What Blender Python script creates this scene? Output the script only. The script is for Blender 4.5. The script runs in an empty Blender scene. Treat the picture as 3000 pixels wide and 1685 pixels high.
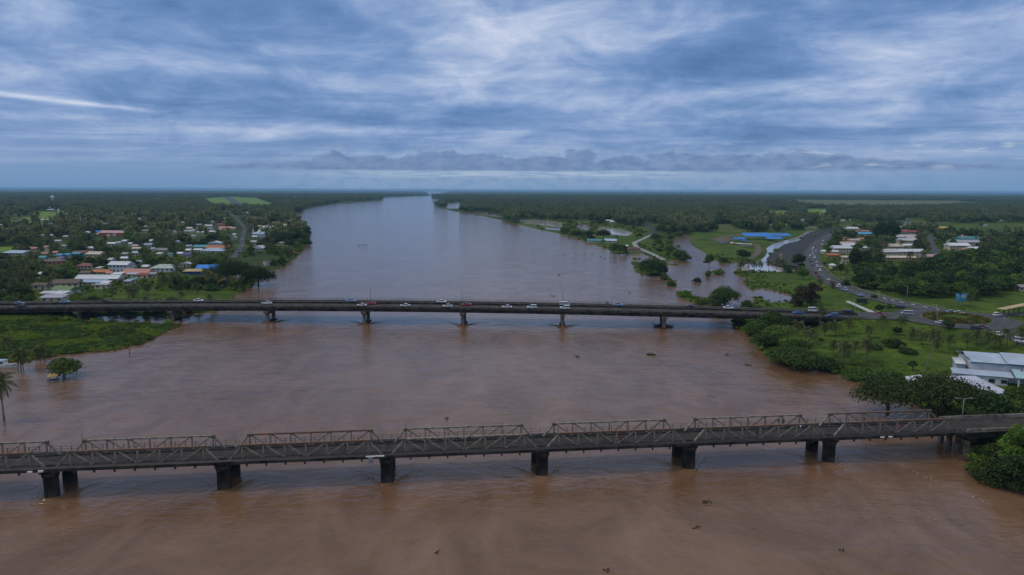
import bpy, bmesh, math, random
import numpy as np
from mathutils import Vector, Matrix, noise as mnoise

R = math.radians
S = bpy.context.scene
COL = S.collection
rng = random.Random(7)
nrng = np.random.default_rng(7)

# ------------------------------------------------------------------ camera
CAM_H, FPX, HOR, ROLL = 60.0, 2000.0, 556.5, 0.0038
PITCH = math.atan((842.5 - HOR) / FPX)
cam_d = bpy.data.cameras.new('camera'); cam = bpy.data.objects.new('camera', cam_d); COL.objects.link(cam)
cam_d.sensor_width = 36; cam_d.lens = FPX / 3000 * 36; cam_d.clip_start = 0.5; cam_d.clip_end = 60000
_f = Vector((0, math.cos(PITCH), -math.sin(PITCH))); _u = Vector((0, math.sin(PITCH), math.cos(PITCH))); _r = Vector((1, 0, 0))
cr, sr = math.cos(ROLL), math.sin(ROLL)
CR = cr * _r + sr * _u; CU = -sr * _r + cr * _u; CF = _f
cam.matrix_world = Matrix((( CR.x, CU.x, -CF.x, 0), (CR.y, CU.y, -CF.y, 0), (CR.z, CU.z, -CF.z, CAM_H), (0, 0, 0, 1)))
S.camera = cam

# ------------------------------------------------------------------ world and sun
SUN_EL, SUN_AZ = R(52), R(-95)          # azimuth measured from +Y towards +X
def build_world():
    w = bpy.data.worlds.new('World'); S.world = w; w.use_nodes = True
    nt = w.node_tree; nt.nodes.clear(); N = nt.nodes.new; L = nt.links.new
    def val(x):
        return x
    def m(op, a, b=None, c=None, clamp=False):
        n = N('ShaderNodeMath'); n.operation = op; n.use_clamp = clamp
        for i, x in enumerate((a, b, c)):
            if x is None: continue
            if isinstance(x, (int, float)): n.inputs[i].default_value = x
            else: L(x, n.inputs[i])
        return n.outputs[0]
    def sstep(x, a, b, lo=0.0, hi=1.0):
        n = N('ShaderNodeMapRange'); n.interpolation_type = 'SMOOTHSTEP'
        L(x, n.inputs[0])
        for i, q in enumerate((a, b, lo, hi)):
            if isinstance(q, (int, float)): n.inputs[i + 1].default_value = q
            else: L(q, n.inputs[i + 1])
        return n.outputs[0]
    def comb(x, y, z):
        n = N('ShaderNodeCombineXYZ')
        for i, q in enumerate((x, y, z)):
            if isinstance(q, (int, float)): n.inputs[i].default_value = q
            else: L(q, n.inputs[i])
        return n.outputs[0]
    def nz(vec, scale, detail, rough=.5, dist=0.0):
        n = N('ShaderNodeTexNoise'); n.inputs['Scale'].default_value = scale; n.inputs['Detail'].default_value = detail
        n.inputs['Roughness'].default_value = rough; n.inputs['Distortion'].default_value = dist
        L(vec, n.inputs['Vector']); return n.outputs['Fac']
    def mix(f, a, b):
        n = N('ShaderNodeMix'); n.data_type = 'RGBA'
        if isinstance(f, (int, float)): n.inputs[0].default_value = f
        else: L(f, n.inputs[0])
        for i, q in ((6, a), (7, b)):
            if isinstance(q, tuple): n.inputs[i].default_value = (*q, 1)
            else: L(q, n.inputs[i])
        return n.outputs[2]
    tc = N('ShaderNodeTexCoord'); sep = N('ShaderNodeSeparateXYZ'); L(tc.outputs['Generated'], sep.inputs[0])
    x, y, z = sep.outputs
    zz = m('MAXIMUM', z, 0.0)
    den = m('ADD', zz, 0.045)
    px = m('DIVIDE', x, den); py = m('DIVIDE', y, den)
    P = comb(m('MULTIPLY', px, 0.72), py, 0.0)
    az = m('ARCTAN2', x, y); el = m('ARCSINE', zz)
    big = nz(P, 0.34, 2, .5)
    med = nz(P, 0.80, 6, .62, .45)
    fine = nz(comb(m('MULTIPLY', az, 8), m('MULTIPLY', el, 21), 3.0), 1.0, 6, .60, .5)
    t = m('ADD', m('ADD', m('MULTIPLY', big, .60), m('MULTIPLY', med, .60)), m('MULTIPLY', fine, .62))
    t = m('SUBTRACT', t, .41)                       # centred on about .5
    # broad light and dark masses of this cloud deck
    wob = nz(comb(m('MULTIPLY', az, 7), m('MULTIPLY', el, 22), 0.0), 1.0, 4, .6)
    wob = m('SUBTRACT', wob, .5)
    for (cx, cy, sx, sy, amp) in ((1380, 120, 420, 120, .12), (1500, 300, 500, 60, .06), (740, 100, 260, 70, -.12), (350, 190, 420, 40, -.05), (2080, 205, 190, 55, -.21),
                                  (2860, 60, 520, 80, -.15), (2630, 205, 260, 45, .13), (2700, 285, 560, 40, .11),
                                  (1950, 330, 420, 40, .03), (250, 275, 420, 40, .07), (1250, 395, 300, 18, .06), (900, 345, 500, 30, -.04),
                                  (2300, 400, 500, 25, -.05), (1000, 380, 500, 25, -.05), (160, 385, 250, 10, .06)):
        ca = math.atan((cx - 1500) / FPX); ce = math.atan((HOR - cy) / FPX)
        da = m('MULTIPLY', m('SUBTRACT', az, ca), FPX / sx); de = m('MULTIPLY', m('SUBTRACT', el, ce), FPX / sy)
        da = m('ADD', da, m('MULTIPLY', wob, 1.2)); de = m('ADD', de, m('MULTIPLY', wob, 2.2))
        d2 = m('ADD', m('MULTIPLY', da, da), m('MULTIPLY', de, de))
        g = m('POWER', 2.71828, m('MULTIPLY', d2, -1.0))
        t = m('ADD', t, m('MULTIPLY', g, amp))
    # lit cloud edge on the left
    da = m('SUBTRACT', el, m('ADD', .0655, m('MULTIPLY', az, -.066)))
    da = m('ADD', da, m('MULTIPLY', wob, .006))
    g = m('POWER', 2.71828, m('MULTIPLY', m('MULTIPLY', da, da), -1.0 / (.0032 ** 2)))
    g = m('MULTIPLY', g, sstep(az, -.44, -.52)); t = m('ADD', t, m('MULTIPLY', g, .2))
    t = m('MULTIPLY_ADD', m('SUBTRACT', t, .5), 1.14, .485)
    ramp = N('ShaderNodeValToRGB'); L(t, ramp.inputs[0]); cr_ = ramp.color_ramp
    stops = ((.18, (.062, .150, .345)), (.38, (.118, .225, .455)), (.50, (.190, .300, .540)), (.64, (.345, .440, .645)), (.82, (.60, .65, .79)))
    while len(cr_.elements) < len(stops): cr_.elements.new(.5)
    for e, (p_, c_) in zip(cr_.elements, stops): e.position = p_; e.color = (*c_, 1)
    col = ramp.outputs[0]
    over = mix(sstep(t, .3, .75), (.30, .34, .40), (.62, .64, .68))
    col = mix(sstep(el, .20, .62), col, over)                # the deck lightens towards the hidden sun
    # clear air low on the horizon
    hz = mix(sstep(el, 0.0, .05), (.135, .265, .470), (.160, .275, .500))
    col = mix(sstep(el, .085, .012), col, hz)
    # row of distant cumulus
    ridn = nz(comb(m('MULTIPLY', az, 7), 0.0, 1.7), 1.0, 3, .5)
    env = m('MULTIPLY', sstep(az, -.47, -.20), sstep(az, .75, .30))
    top = m('ADD', .0275, m('MULTIPLY', env, m('ADD', .004, m('MULTIPLY', ridn, .036))))
    body = nz(comb(m('MULTIPLY', az, 40), m('MULTIPLY', el, 90), 0.0), 1.0, 4, .6)
    puff = nz(comb(m('MULTIPLY', az, 22), m('MULTIPLY', el, 42), 4.4), 1.0, 5, .55, .4)
    top = m('ADD', top, m('MULTIPLY', m('SUBTRACT', puff, .45), m('MULTIPLY', env, .050)))
    ridge = m('MULTIPLY', sstep(m('SUBTRACT', top, el), -.001, .0045), sstep(el, .0235, .0300))
    ccol = mix(sstep(body, .3, .7), (.085, .165, .345), (.150, .235, .430))
    glow = m('MULTIPLY', sstep(m('SUBTRACT', top, el), -.016, -.001), m('MULTIPLY', env, sstep(body, .25, .6)))
    col = mix(m('MULTIPLY', glow, .20), col, (.45, .53, .66))
    col = mix(m('MULTIPLY', ridge, sstep(ridn, .22, .45, .40, .78)), col, ccol)
    str_ = m('MULTIPLY', sstep(el, .0145, .0215), sstep(el, .0285, .0255))
    stn = sstep(nz(comb(m('MULTIPLY', az, 14), m('MULTIPLY', el, 260), 5.0), 1.0, 2, .6), .34, .60)
    str_ = m('MULTIPLY', m('MULTIPLY', str_, stn), m('MULTIPLY', sstep(az, -.40, -.05), sstep(az, .36, .15)))
    col = mix(m('MULTIPLY', str_, .42), col, (.50, .60, .70))
    gap = nz(comb(m('MULTIPLY', az, 16), m('MULTIPLY', el, 85), 9.3), 1.0, 3, .6)
    gap = m('MULTIPLY', sstep(gap, .56, .74), m('MULTIPLY', m('MULTIPLY', sstep(el, .024, .036), sstep(el, .075, .055)), sstep(az, .16, .30)))
    col = mix(m('MULTIPLY', gap, .60), col, (.52, .60, .66))
    # a little of the clear sky behind
    sky = N('ShaderNodeTexSky'); sky.sky_type = 'NISHITA'; sky.sun_disc = False
    sky.sun_elevation = SUN_EL; sky.sun_rotation = SUN_AZ
    skc = N('ShaderNodeMix'); skc.data_type = 'RGBA'; skc.inputs[0].default_value = .08
    sc10 = N('ShaderNodeVectorMath'); sc10.operation = 'SCALE'; L(col, sc10.inputs[0]); sc10.inputs['Scale'].default_value = 10.0
    L(sc10.outputs[0], skc.inputs[6]); L(sky.outputs[0], skc.inputs[7])
    bg = N('ShaderNodeBackground'); bg.inputs['Strength'].default_value = 0.1; L(skc.outputs[2], bg.inputs['Color'])
    w.cycles.sampling_method = 'MANUAL'; w.cycles.sample_map_resolution = 256
    out = N('ShaderNodeOutputWorld'); L(bg.outputs[0], out.inputs['Surface'])
build_world()
sun_d = bpy.data.lights.new('sun', 'SUN'); sun_d.energy = 1.0; sun_d.angle = R(14); sun_d.color = (1, .95, .87)
sun = bpy.data.objects.new('sun', sun_d); COL.objects.link(sun)
sdir = Vector((math.sin(SUN_AZ) * math.cos(SUN_EL), math.cos(SUN_AZ) * math.cos(SUN_EL), math.sin(SUN_EL)))
sun.rotation_euler = sdir.to_track_quat('Z', 'Y').to_euler(); sun.location = (0, 0, 200)
S.view_settings.view_transform = 'Standard'; S.view_settings.look = 'None'
S.view_settings.exposure = 0.12; S.view_settings.gamma = 1.0; S.view_settings.use_curve_mapping = False
S.render.engine = 'CYCLES'
S.cycles.max_bounces = 5; S.cycles.diffuse_bounces = 2; S.cycles.glossy_bounces = 2; S.cycles.transmission_bounces = 2
S.cycles.transparent_max_bounces = 4; S.cycles.volume_bounces = 0
S.cycles.caustics_reflective = False; S.cycles.caustics_refractive = False

# ------------------------------------------------------------------ helpers
def at(px, py, z=0.0):
    """Point of the horizontal plane z seen at photograph pixel (px, py)."""
    d = CF + CR * ((px - 1500) / FPX) + CU * ((842.5 - py) / FPX)
    t = (z - CAM_H) / d.z
    return Vector((d.x * t, d.y * t, z))
def pix(p):
    d = Vector(p) - Vector((0, 0, CAM_H)); zc = d.dot(CF)
    return 1500 + FPX * d.dot(CR) / zc, 842.5 - FPX * d.dot(CU) / zc, zc
def tag(o, label=None, cat=None, group=None, kind=None):
    if label: o['label'] = label
    if cat: o['category'] = cat
    if group: o['group'] = group
    if kind: o['kind'] = kind
    return o
def empty(name, loc=(0, 0, 0), rz=0.0):
    o = bpy.data.objects.new(name, None); o.empty_display_size = .5; COL.objects.link(o)
    o.location = loc; o.rotation_euler = (0, 0, rz); return o
def link(name, mesh, parent=None, loc=None, rz=None, mat=None):
    o = bpy.data.objects.new(name, mesh); COL.objects.link(o)
    if parent: o.parent = parent
    if loc is not None: o.location = loc
    if rz is not None: o.rotation_euler = (0, 0, rz)
    if mat is not None:
        o.material_slots[0].link = 'OBJECT'; o.material_slots[0].material = mat
    return o
def copy_tree(o, parent=None):
    c = o.copy(); COL.objects.link(c); c.parent = parent
    for ch in o.children: copy_tree(ch, c)
    return c
class MB:
    """Collects boxes, bars, tubes and prisms into one mesh."""
    def __init__(s): s.v, s.f, s.sm = [], [], []
    def quad(s, *p, smooth=False):
        n = len(s.v); s.v += [tuple(q) for q in p]; s.f.append(tuple(range(n, n + len(p)))); s.sm.append(smooth); return s
    def box(s, c, d, rz=0.0, taper=1.0):
        n = len(s.v); hx, hy, hz = d[0] / 2, d[1] / 2, d[2] / 2; co, si = math.cos(rz), math.sin(rz)
        for zz, k in ((-hz, 1), (hz, taper)):
            for x, y in ((-hx, -hy), (hx, -hy), (hx, hy), (-hx, hy)):
                x, y = x * k, y * k
                s.v.append((c[0] + x * co - y * si, c[1] + x * si + y * co, c[2] + zz))
        for f in ((3, 2, 1, 0), (4, 5, 6, 7), (0, 1, 5, 4), (1, 2, 6, 5), (2, 3, 7, 6), (3, 0, 4, 7)):
            s.f.append(tuple(n + i for i in f)); s.sm.append(False)
        return s
    def bar(s, a, b, w, h, up=(0, 0, 1)):
        a, b = Vector(a), Vector(b); d = (b - a).normalized(); up = Vector(up)
        if abs(d.dot(up)) > .97: up = Vector((0, 1, 0))
        sd = d.cross(up).normalized(); u = sd.cross(d).normalized(); n = len(s.v)
        for p in (a, b):
            for x, y in ((-1, -1), (1, -1), (1, 1), (-1, 1)):
                s.v.append(tuple(p + sd * (x * w / 2) + u * (y * h / 2)))
        for f in ((0, 1, 2, 3), (7, 6, 5, 4), (1, 0, 4, 5), (2, 1, 5, 6), (3, 2, 6, 7), (0, 3, 7, 4)):
            s.f.append(tuple(n + i for i in f)); s.sm.append(False)
        return s
    def tube(s, pts, rad, k=8, cap=True, smooth=True):
        pts = [Vector(p) for p in pts]; rad = rad if isinstance(rad, (list, tuple)) else [rad] * len(pts); n = len(s.v)
        for i, p in enumerate(pts):
            d = (pts[min(i + 1, len(pts) - 1)] - pts[max(i - 1, 0)]).normalized()
            up = Vector((0, 0, 1)) if abs(d.z) < .9 else Vector((0, 1, 0))
            sd = d.cross(up).normalized(); u = sd.cross(d).normalized()
            for j in range(k):
                a = 2 * math.pi * j / k; s.v.append(tuple(p + (sd * math.cos(a) + u * math.sin(a)) * rad[i]))
        for i in range(len(pts) - 1):
            for j in range(k):
                j2 = (j + 1) % k; s.f.append((n + i * k + j, n + i * k + j2, n + (i + 1) * k + j2, n + (i + 1) * k + j)); s.sm.append(smooth)
        if cap:
            s.f.append(tuple(n + j for j in range(k))[::-1]); s.sm.append(False)
            e = n + (len(pts) - 1) * k; s.f.append(tuple(e + j for j in range(k))); s.sm.append(False)
        return s
    def prism(s, poly, z0, z1, top=None):
        n = len(s.v); k = len(poly); top = top or poly
        s.v += [(p[0], p[1], z0) for p in poly] + [(p[0], p[1], z1) for p in top]
        s.f.append(tuple(n + i for i in range(k))[::-1]); s.f.append(tuple(n + k + i for i in range(k)))
        for i in range(k):
            j = (i + 1) % k; s.f.append((n + i, n + j, n + k + j, n + k + i))
        s.sm += [False] * (k + 2); return s
    def mesh(s, name, mat):
        me = bpy.data.meshes.new(name); me.from_pydata(s.v, [], s.f)
        me.polygons.foreach_set('use_smooth', s.sm); me.materials.append(mat); me.update(); return me
    def build(s, name, mat, parent=None, loc=None, rz=None):
        return link(name, s.mesh(name, mat), parent, loc, rz)

# ------------------------------------------------------------------ materials
def pmat(name, col, rough=.8, var=.12, scale=1.0, metal=0.0, spec=.3, detail=4, col2=None, objvar=0.0, bump=0.0, coord='Object'):
    """Principled material with a noise-broken base colour."""
    m = bpy.data.materials.new(name); m.use_nodes = True; nt = m.node_tree; b = nt.nodes['Principled BSDF']
    b.inputs['Roughness'].default_value = rough; b.inputs['Metallic'].default_value = metal; b.inputs['Specular IOR Level'].default_value = spec
    tc = nt.nodes.new('ShaderNodeTexCoord'); n = nt.nodes.new('ShaderNodeTexNoise')
    n.inputs['Scale'].default_value = scale; n.inputs['Detail'].default_value = detail; n.inputs['Roughness'].default_value = .62
    nt.links.new(tc.outputs[coord], n.inputs['Vector'])
    r = nt.nodes.new('ShaderNodeValToRGB'); nt.links.new(n.outputs['Fac'], r.inputs[0])
    c2 = col2 or tuple(c * (1 - 2.2 * var) for c in col)
    r.color_ramp.elements[0].position = .36; r.color_ramp.elements[0].color = (*c2, 1)
    r.color_ramp.elements[1].position = .62; r.color_ramp.elements[1].color = (*(min(1, c * (1 + var)) for c in col), 1)
    out = r.outputs[0]
    if objvar:
        oi = nt.nodes.new('ShaderNodeObjectInfo'); h = nt.nodes.new('ShaderNodeHueSaturation'); nt.links.new(out, h.inputs['Color'])
        mr = nt.nodes.new('ShaderNodeMapRange'); nt.links.new(oi.outputs['Random'], mr.inputs[0])
        mr.inputs[3].default_value = 1 - objvar; mr.inputs[4].default_value = 1 + objvar
        nt.links.new(mr.outputs[0], h.inputs['Value']); out = h.outputs[0]
    nt.links.new(out, b.inputs['Base Color'])
    if bump:
        bp = nt.nodes.new('ShaderNodeBump'); bp.inputs['Strength'].default_value = bump; nt.links.new(n.outputs['Fac'], bp.inputs['Height'])
        nt.links.new(bp.outputs[0], b.inputs['Normal'])
    return m
def leafmat(name, c1, c2, transl=.25, objvar=.33):
    m = bpy.data.materials.new(name); m.use_nodes = True; nt = m.node_tree; nt.nodes.clear(); N = nt.nodes.new; L = nt.links.new
    g = N('ShaderNodeNewGeometry'); r = N('ShaderNodeValToRGB'); L(g.outputs['Random Per Island'], r.inputs[0])
    r.color_ramp.elements[0].color = (*c1, 1); r.color_ramp.elements[1].color = (*c2, 1)
    oi = N('ShaderNodeObjectInfo'); h = N('ShaderNodeHueSaturation'); L(r.outputs[0], h.inputs['Color'])
    mr = N('ShaderNodeMapRange'); L(oi.outputs['Random'], mr.inputs[0]); mr.inputs[3].default_value = 1 - objvar; mr.inputs[4].default_value = 1 + objvar
    L(mr.outputs[0], h.inputs['Value'])
    mh = N('ShaderNodeMapRange'); L(oi.outputs['Random'], mh.inputs[0]); mh.inputs[3].default_value = .485; mh.inputs[4].default_value = .515
    L(mh.outputs[0], h.inputs['Hue'])
    d = N('ShaderNodeBsdfPrincipled'); d.inputs['Roughness'].default_value = .7; d.inputs['Specular IOR Level'].default_value = .2; L(h.outputs[0], d.inputs['Base Color'])
    t = N('ShaderNodeBsdfTranslucent'); L(h.outputs[0], t.inputs['Color'])
    x = N('ShaderNodeMixShader'); x.inputs[0].default_value = transl; L(d.outputs[0], x.inputs[1]); L(t.outputs[0], x.inputs[2])
    o = N('ShaderNodeOutputMaterial'); L(x.outputs[0], o.inputs[0]); return m

def water_material():
    m = bpy.data.materials.new('muddy_water'); m.use_nodes = True; nt = m.node_tree; b = nt.nodes['Principled BSDF']; N = nt.nodes.new; L = nt.links.new
    g = N('ShaderNodeNewGeometry'); mp = N('ShaderNodeMapping'); L(g.outputs['Position'], mp.inputs[0])
    def nz(scale, detail, sx=1, sy=1, rough=.55, dist=0.0):
        q = N('ShaderNodeMapping'); L(g.outputs['Position'], q.inputs[0]); q.inputs['Scale'].default_value = (sx, sy, 1)
        n = N('ShaderNodeTexNoise'); n.inputs['Scale'].default_value = scale; n.inputs['Detail'].default_value = detail
        n.inputs['Roughness'].default_value = rough; n.inputs['Distortion'].default_value = dist; L(q.outputs[0], n.inputs['Vector']); return n.outputs['Fac']
    silt = nz(.05, 6, 1, .6, .68, 1.4)
    r = N('ShaderNodeValToRGB'); L(silt, r.inputs[0])
    r.color_ramp.elements[0].position = .38; r.color_ramp.elements[0].color = (.140, .074, .036, 1)
    r.color_ramp.elements[1].position = .66; r.color_ramp.elements[1].color = (.215, .123, .074, 1)
    L(r.outputs[0], b.inputs['Base Color'])
    calm = nz(.02, 4, 1, .6, .6, 1.0)                     # calm and ruffled patches
    cm = N('ShaderNodeMapRange'); L(calm, cm.inputs[0]); cm.inputs[1].default_value = .35; cm.inputs[2].default_value = .65; cm.inputs[3].default_value = .55; cm.inputs[4].default_value = 1.0
    a = nz(.20, 4, .7, 1.3, .6, 1.0); c = nz(.85, 4, .75, 1.35, .66, .9); e = nz(.045, 3, .8, 1.0, .5, 1.5)
    def mm(op, x, y):
        n = N('ShaderNodeMath'); n.operation = op
        for i, q in enumerate((x, y)):
            if isinstance(q, (int, float)): n.inputs[i].default_value = q
            else: L(q, n.inputs[i])
        return n.outputs[0]
    h = mm('ADD', mm('MULTIPLY', a, .55), mm('MULTIPLY', mm('MULTIPLY', c, .20), cm.outputs[0])); h = mm('ADD', h, mm('MULTIPLY', e, .9))
    bp = N('ShaderNodeBump'); bp.inputs['Strength'].default_value = .55; bp.inputs['Distance'].default_value = 1.0; L(h, bp.inputs['Height'])
    L(bp.outputs[0], b.inputs['Normal'])
    b.inputs['Roughness'].default_value = .06; b.inputs['IOR'].default_value = 1.36; b.inputs['Specular IOR Level'].default_value = .5
    return m

def land_material():
    m = bpy.data.materials.new('grass_land'); m.use_nodes = True; nt = m.node_tree; b = nt.nodes['Principled BSDF']; N = nt.nodes.new; L = nt.links.new
    g = N('ShaderNodeNewGeometry'); sp = N('ShaderNodeSeparateXYZ'); L(g.outputs['Position'], sp.inputs[0])
    def nz(scale, detail, rough=.6, dist=0.0):
        n = N('ShaderNodeTexNoise'); n.inputs['Scale'].default_value = scale; n.inputs['Detail'].default_value = detail
        n.inputs['Roughness'].default_value = rough; n.inputs['Distortion'].default_value = dist; L(g.outputs['Position'], n.inputs['Vector']); return n.outputs['Fac']
    def ramp(f, *st):
        r = N('ShaderNodeValToRGB'); L(f, r.inputs[0])
        while len(r.color_ramp.elements) < len(st): r.color_ramp.elements.new(.5)
        for e, (p, c) in zip(r.color_ramp.elements, st): e.position = p; e.color = (*c, 1)
        return r.outputs[0]
    def mix(f, a, c):
        n = N('ShaderNodeMix'); n.data_type = 'RGBA'
        if isinstance(f, (int, float)): n.inputs[0].default_value = f
        else: L(f, n.inputs[0])
        L(a, n.inputs[6])
        if isinstance(c, tuple): n.inputs[7].default_value = (*c, 1)
        else: L(c, n.inputs[7])
        return n.outputs[2]
    n1 = nz(.040, 7, .68, .8); n2 = nz(.35, 5, .65)
    grass = ramp(n1, (.30, (.034, .055, .012)), (.44, (.056, .096, .013)), (.58, (.092, .142, .017)), (.68, (.118, .138, .030)), (.80, (.130, .105, .045)))
    fine = ramp(n2, (.3, (.55, .6, .5)), (.7, (1.15, 1.15, 1.1)))
    mu = N('ShaderNodeMix'); mu.data_type = 'RGBA'; mu.blend_type = 'MULTIPLY'; mu.inputs[0].default_value = 1.0; L(grass, mu.inputs[6]); L(fine, mu.inputs[7])
    col = mu.outputs[2]
    at_ = N('ShaderNodeAttribute'); at_.attribute_name = 'forest'
    fl = N('ShaderNodeMath'); fl.operation = 'MULTIPLY'; L(at_.outputs['Fac'], fl.inputs[0]); fl.inputs[1].default_value = 1.0
    col = mix(fl.outputs[0], col, (.042, .066, .018))          # litter and undergrowth on the wooded ground
    dry = N('ShaderNodeAttribute'); dry.attribute_name = 'dry'; col = mix(dry.outputs['Fac'], col, (.17, .16, .075))
    mea = N('ShaderNodeAttribute'); mea.attribute_name = 'meadow'; ml = N('ShaderNodeMath'); ml.operation = 'MULTIPLY'; L(mea.outputs['Fac'], ml.inputs[0]); ml.inputs[1].default_value = .8; col = mix(ml.outputs[0], col, (.150, .240, .040))
    mr = N('ShaderNodeMapRange'); ad = N('ShaderNodeMath'); ad.operation = 'MULTIPLY_ADD'; L(n2, ad.inputs[0]); ad.inputs[1].default_value = .55; L(sp.outputs[2], ad.inputs[2])
    L(ad.outputs[0], mr.inputs[0]); mr.inputs[1].default_value = .34; mr.inputs[2].default_value = .52; mr.inputs[3].default_value = 1.0; mr.inputs[4].default_value = 0.0
    col = mix(mr.outputs[0], col, (.120, .070, .036))          # bare mud along the water line
    L(col, b.inputs['Base Color']); b.inputs['Roughness'].default_value = .95; b.inputs['Specular IOR Level'].default_value = .1
    bp = N('ShaderNodeBump'); bp.inputs['Strength'].default_value = .6; bp.inputs['Distance'].default_value = .5; L(n2, bp.inputs['Height']); L(bp.outputs[0], b.inputs['Normal'])
    return m

M = {}
M['water'] = water_material(); M['land'] = land_material()
M['asphalt'] = pmat('asphalt', (.075, .075, .078), .85, .12, .35, col2=(.050, .050, .054))
M['deckasphalt'] = pmat('worn_deck_asphalt', (.062, .057, .052), .9, .15, .3)
M['newtar'] = pmat('fresh_tar', (.030, .031, .035), .8, .2, .15, col2=(.020, .020, .023))
M['wetroad'] = pmat('wet_concrete_track', (.30, .29, .27), .45, .15, .3)
M['dirt'] = pmat('dirt', (.13, .10, .072), .95, .2, .3)
M['concrete'] = pmat('weathered_concrete', (.24, .21, .17), .9, .25, .5, bump=.2)
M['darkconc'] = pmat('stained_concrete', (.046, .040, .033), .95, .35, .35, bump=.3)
M['fasciaconc'] = pmat('dark_concrete', (.075, .066, .055), .95, .3, .5)  # darker tone than the main concrete, for near fascia and far kerb
M['paint'] = pmat('road_paint', (.62, .62, .60), .7, .15, .8)
M['steel'] = pmat('pale_steel', (.27, .245, .205), .7, .25, 1.6, spec=.3, col2=(.115, .088, .062))
M['rust'] = pmat('rusted_steel', (.155, .080, .052), .85, .3, 1.1, col2=(.12, .090, .068))
M['gusset'] = pmat('mossy_gusset', (.15, .145, .085), .8, .25, 1.5)
M['timber'] = pmat('old_deck', (.044, .038, .034), .9, .25, .6, col2=(.026, .023, .020))
M['pipe'] = pmat('dark_pipe', (.050, .050, .052), .6, .2, 1.0)
M['white'] = pmat('white_paint', (.72, .73, .74), .6, .08, 1.0)
M['glass'] = pmat('dark_window', (.025, .030, .038), .15, .1, 1.0, spec=.6)
M['rubber'] = pmat('tyre', (.02, .02, .02), .8, .1, 2)
M['galv'] = pmat('galvanised', (.33, .35, .37), .5, .15, 2, metal=.4)
M['trunk'] = pmat('bark', (.12, .10, .075), .95, .3, 2.0, bump=.3)
M['palmtrunk'] = pmat('palm_trunk', (.20, .18, .145), .95, .25, 2.5, bump=.3)
M['leaf'] = leafmat('broad_leaves', (.030, .060, .011), (.085, .140, .026))
M['leaf2'] = leafmat('bright_leaves', (.055, .112, .014), (.150, .225, .034))
M['darkleaf'] = leafmat('dark_leaves', (.018, .040, .010), (.055, .092, .022))
M['palm'] = leafmat('palm_fronds', (.050, .074, .022), (.150, .165, .058))
M['grassleaf'] = leafmat('tall_grass', (.095, .155, .014), (.250, .325, .030), .3, .25)
M['palmdry'] = leafmat('dry_fronds', (.13, .10, .035), (.20, .15, .06))
M['rainleaf'] = leafmat('rain_tree_leaves', (.024, .050, .012), (.092, .135, .032), .3, .25)
M['reed'] = leafmat('brown_reeds', (.050, .042, .020), (.105, .082, .036))
M['wood'] = pmat('driftwood', (.085, .060, .040), .95, .3, 2)

# ------------------------------------------------------------------ the lie of the land
def W(pts, z=0.0): return np.array([at(x, y, z)[:2] for x, y in pts])
LEFT = np.vstack([[(-26000, 27000), (-3500, 27000)], W([(1262, 573), (1200, 574.5), (1118, 578), (1124, 586), (1045, 593), (969, 598.5), (928, 604), (890, 616), (866, 633),
    (876, 650), (898, 668), (908, 690), (905, 712), (877, 748), (856, 762), (838, 776), (819, 789), (800, 792), (770, 800), (748, 815), (745, 832), (741, 840), (725, 848), (692, 868), (684, 885), (640, 908), (628, 915), (543, 922), (466, 928), (349, 925), (295, 928), (250, 935),
    (233, 944), (373, 946), (446, 946), (493, 950), (534, 953), (533, 957), (500, 966), (470, 983), (447, 993), (416, 1008), (376, 1018), (354, 1026),
    (310, 1030), (243, 1033), (199, 1039), (155, 1045), (93, 1055), (77, 1061), (0, 1062), (-160, 1066), (-400, 1075)]), [(-330, 190), (-420, 130), (-26000, 130)]])
RIGHT = np.vstack([[(27000, 27000), (-2400, 27000)], W([(1264, 573), (1267, 582), (1302, 585), (1270, 601), (1305, 614), (1349, 624), (1425, 636), (1483, 648), (1492, 653),
    (1541, 664), (1599, 677), (1658, 690), (1716, 709), (1745, 719), (1783, 732), (1794, 744), (1850, 745), (1878, 742), (1898, 750), (1926, 763), (1951, 761.5), (2010, 764), (2004, 752), (1973, 733), (1925, 729),
    (1973, 722), (1975, 704), (1995, 693), (2024, 690), (2026, 696), (2017, 704), (2028, 719.5), (2050, 733), (2068, 744), (2077, 761), (2099, 764), (2112, 772.6), (2139, 774), (2159, 767),
    (2166, 780), (2164, 790), (2145.5, 796), (2154, 808), (2187.5, 814.6), (2175, 830), (2192, 843), (2196, 854), (2192, 865.5), (2216, 881), (2185, 895), (2174, 903), (2150, 925), (2146, 945), (2150, 966), (2182, 975), (2194, 1002),
    (2233, 1033), (2248, 1056), (2295, 1072), (2334, 1083), (2411, 1087), (2446, 1099), (2485, 1112.6), (2560, 1124), (2640, 1152), (2690, 1190), (2735, 1230), (2790, 1290), (2838, 1345), (2850, 1385), (2880, 1412), (2950, 1432), (3030, 1445), (3250, 1470)]),
    [(260, 100), (27000, 100)]])
ISL = [W(p) for p in (
    [(1847, 770), (1858, 785), (1861, 799), (1890, 808), (1940, 815), (1978, 834), (1984, 830), (1972, 820), (1952, 802), (1943, 785), (1943, 776), (1989, 779), (1990, 775), (1940, 770), (1905, 764)],
    [(1975, 863), (1993, 874), (2015, 884), (2055, 896), (2088, 901), (2125, 898), (2130, 886), (2121, 881), (2083, 874), (2033, 872), (2024, 859), (2002, 852)],
    [(2085, 795), (2105, 790), (2122, 793), (2118, 802), (2095, 804)], [(1390, 630), (1425, 628), (1422, 633), (1395, 634)],
    [(1850, 757), (1876, 757), (1878, 762), (1855, 762)], [(1955, 832), (1985, 838), (1980, 845), (1962, 842)])]
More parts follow.
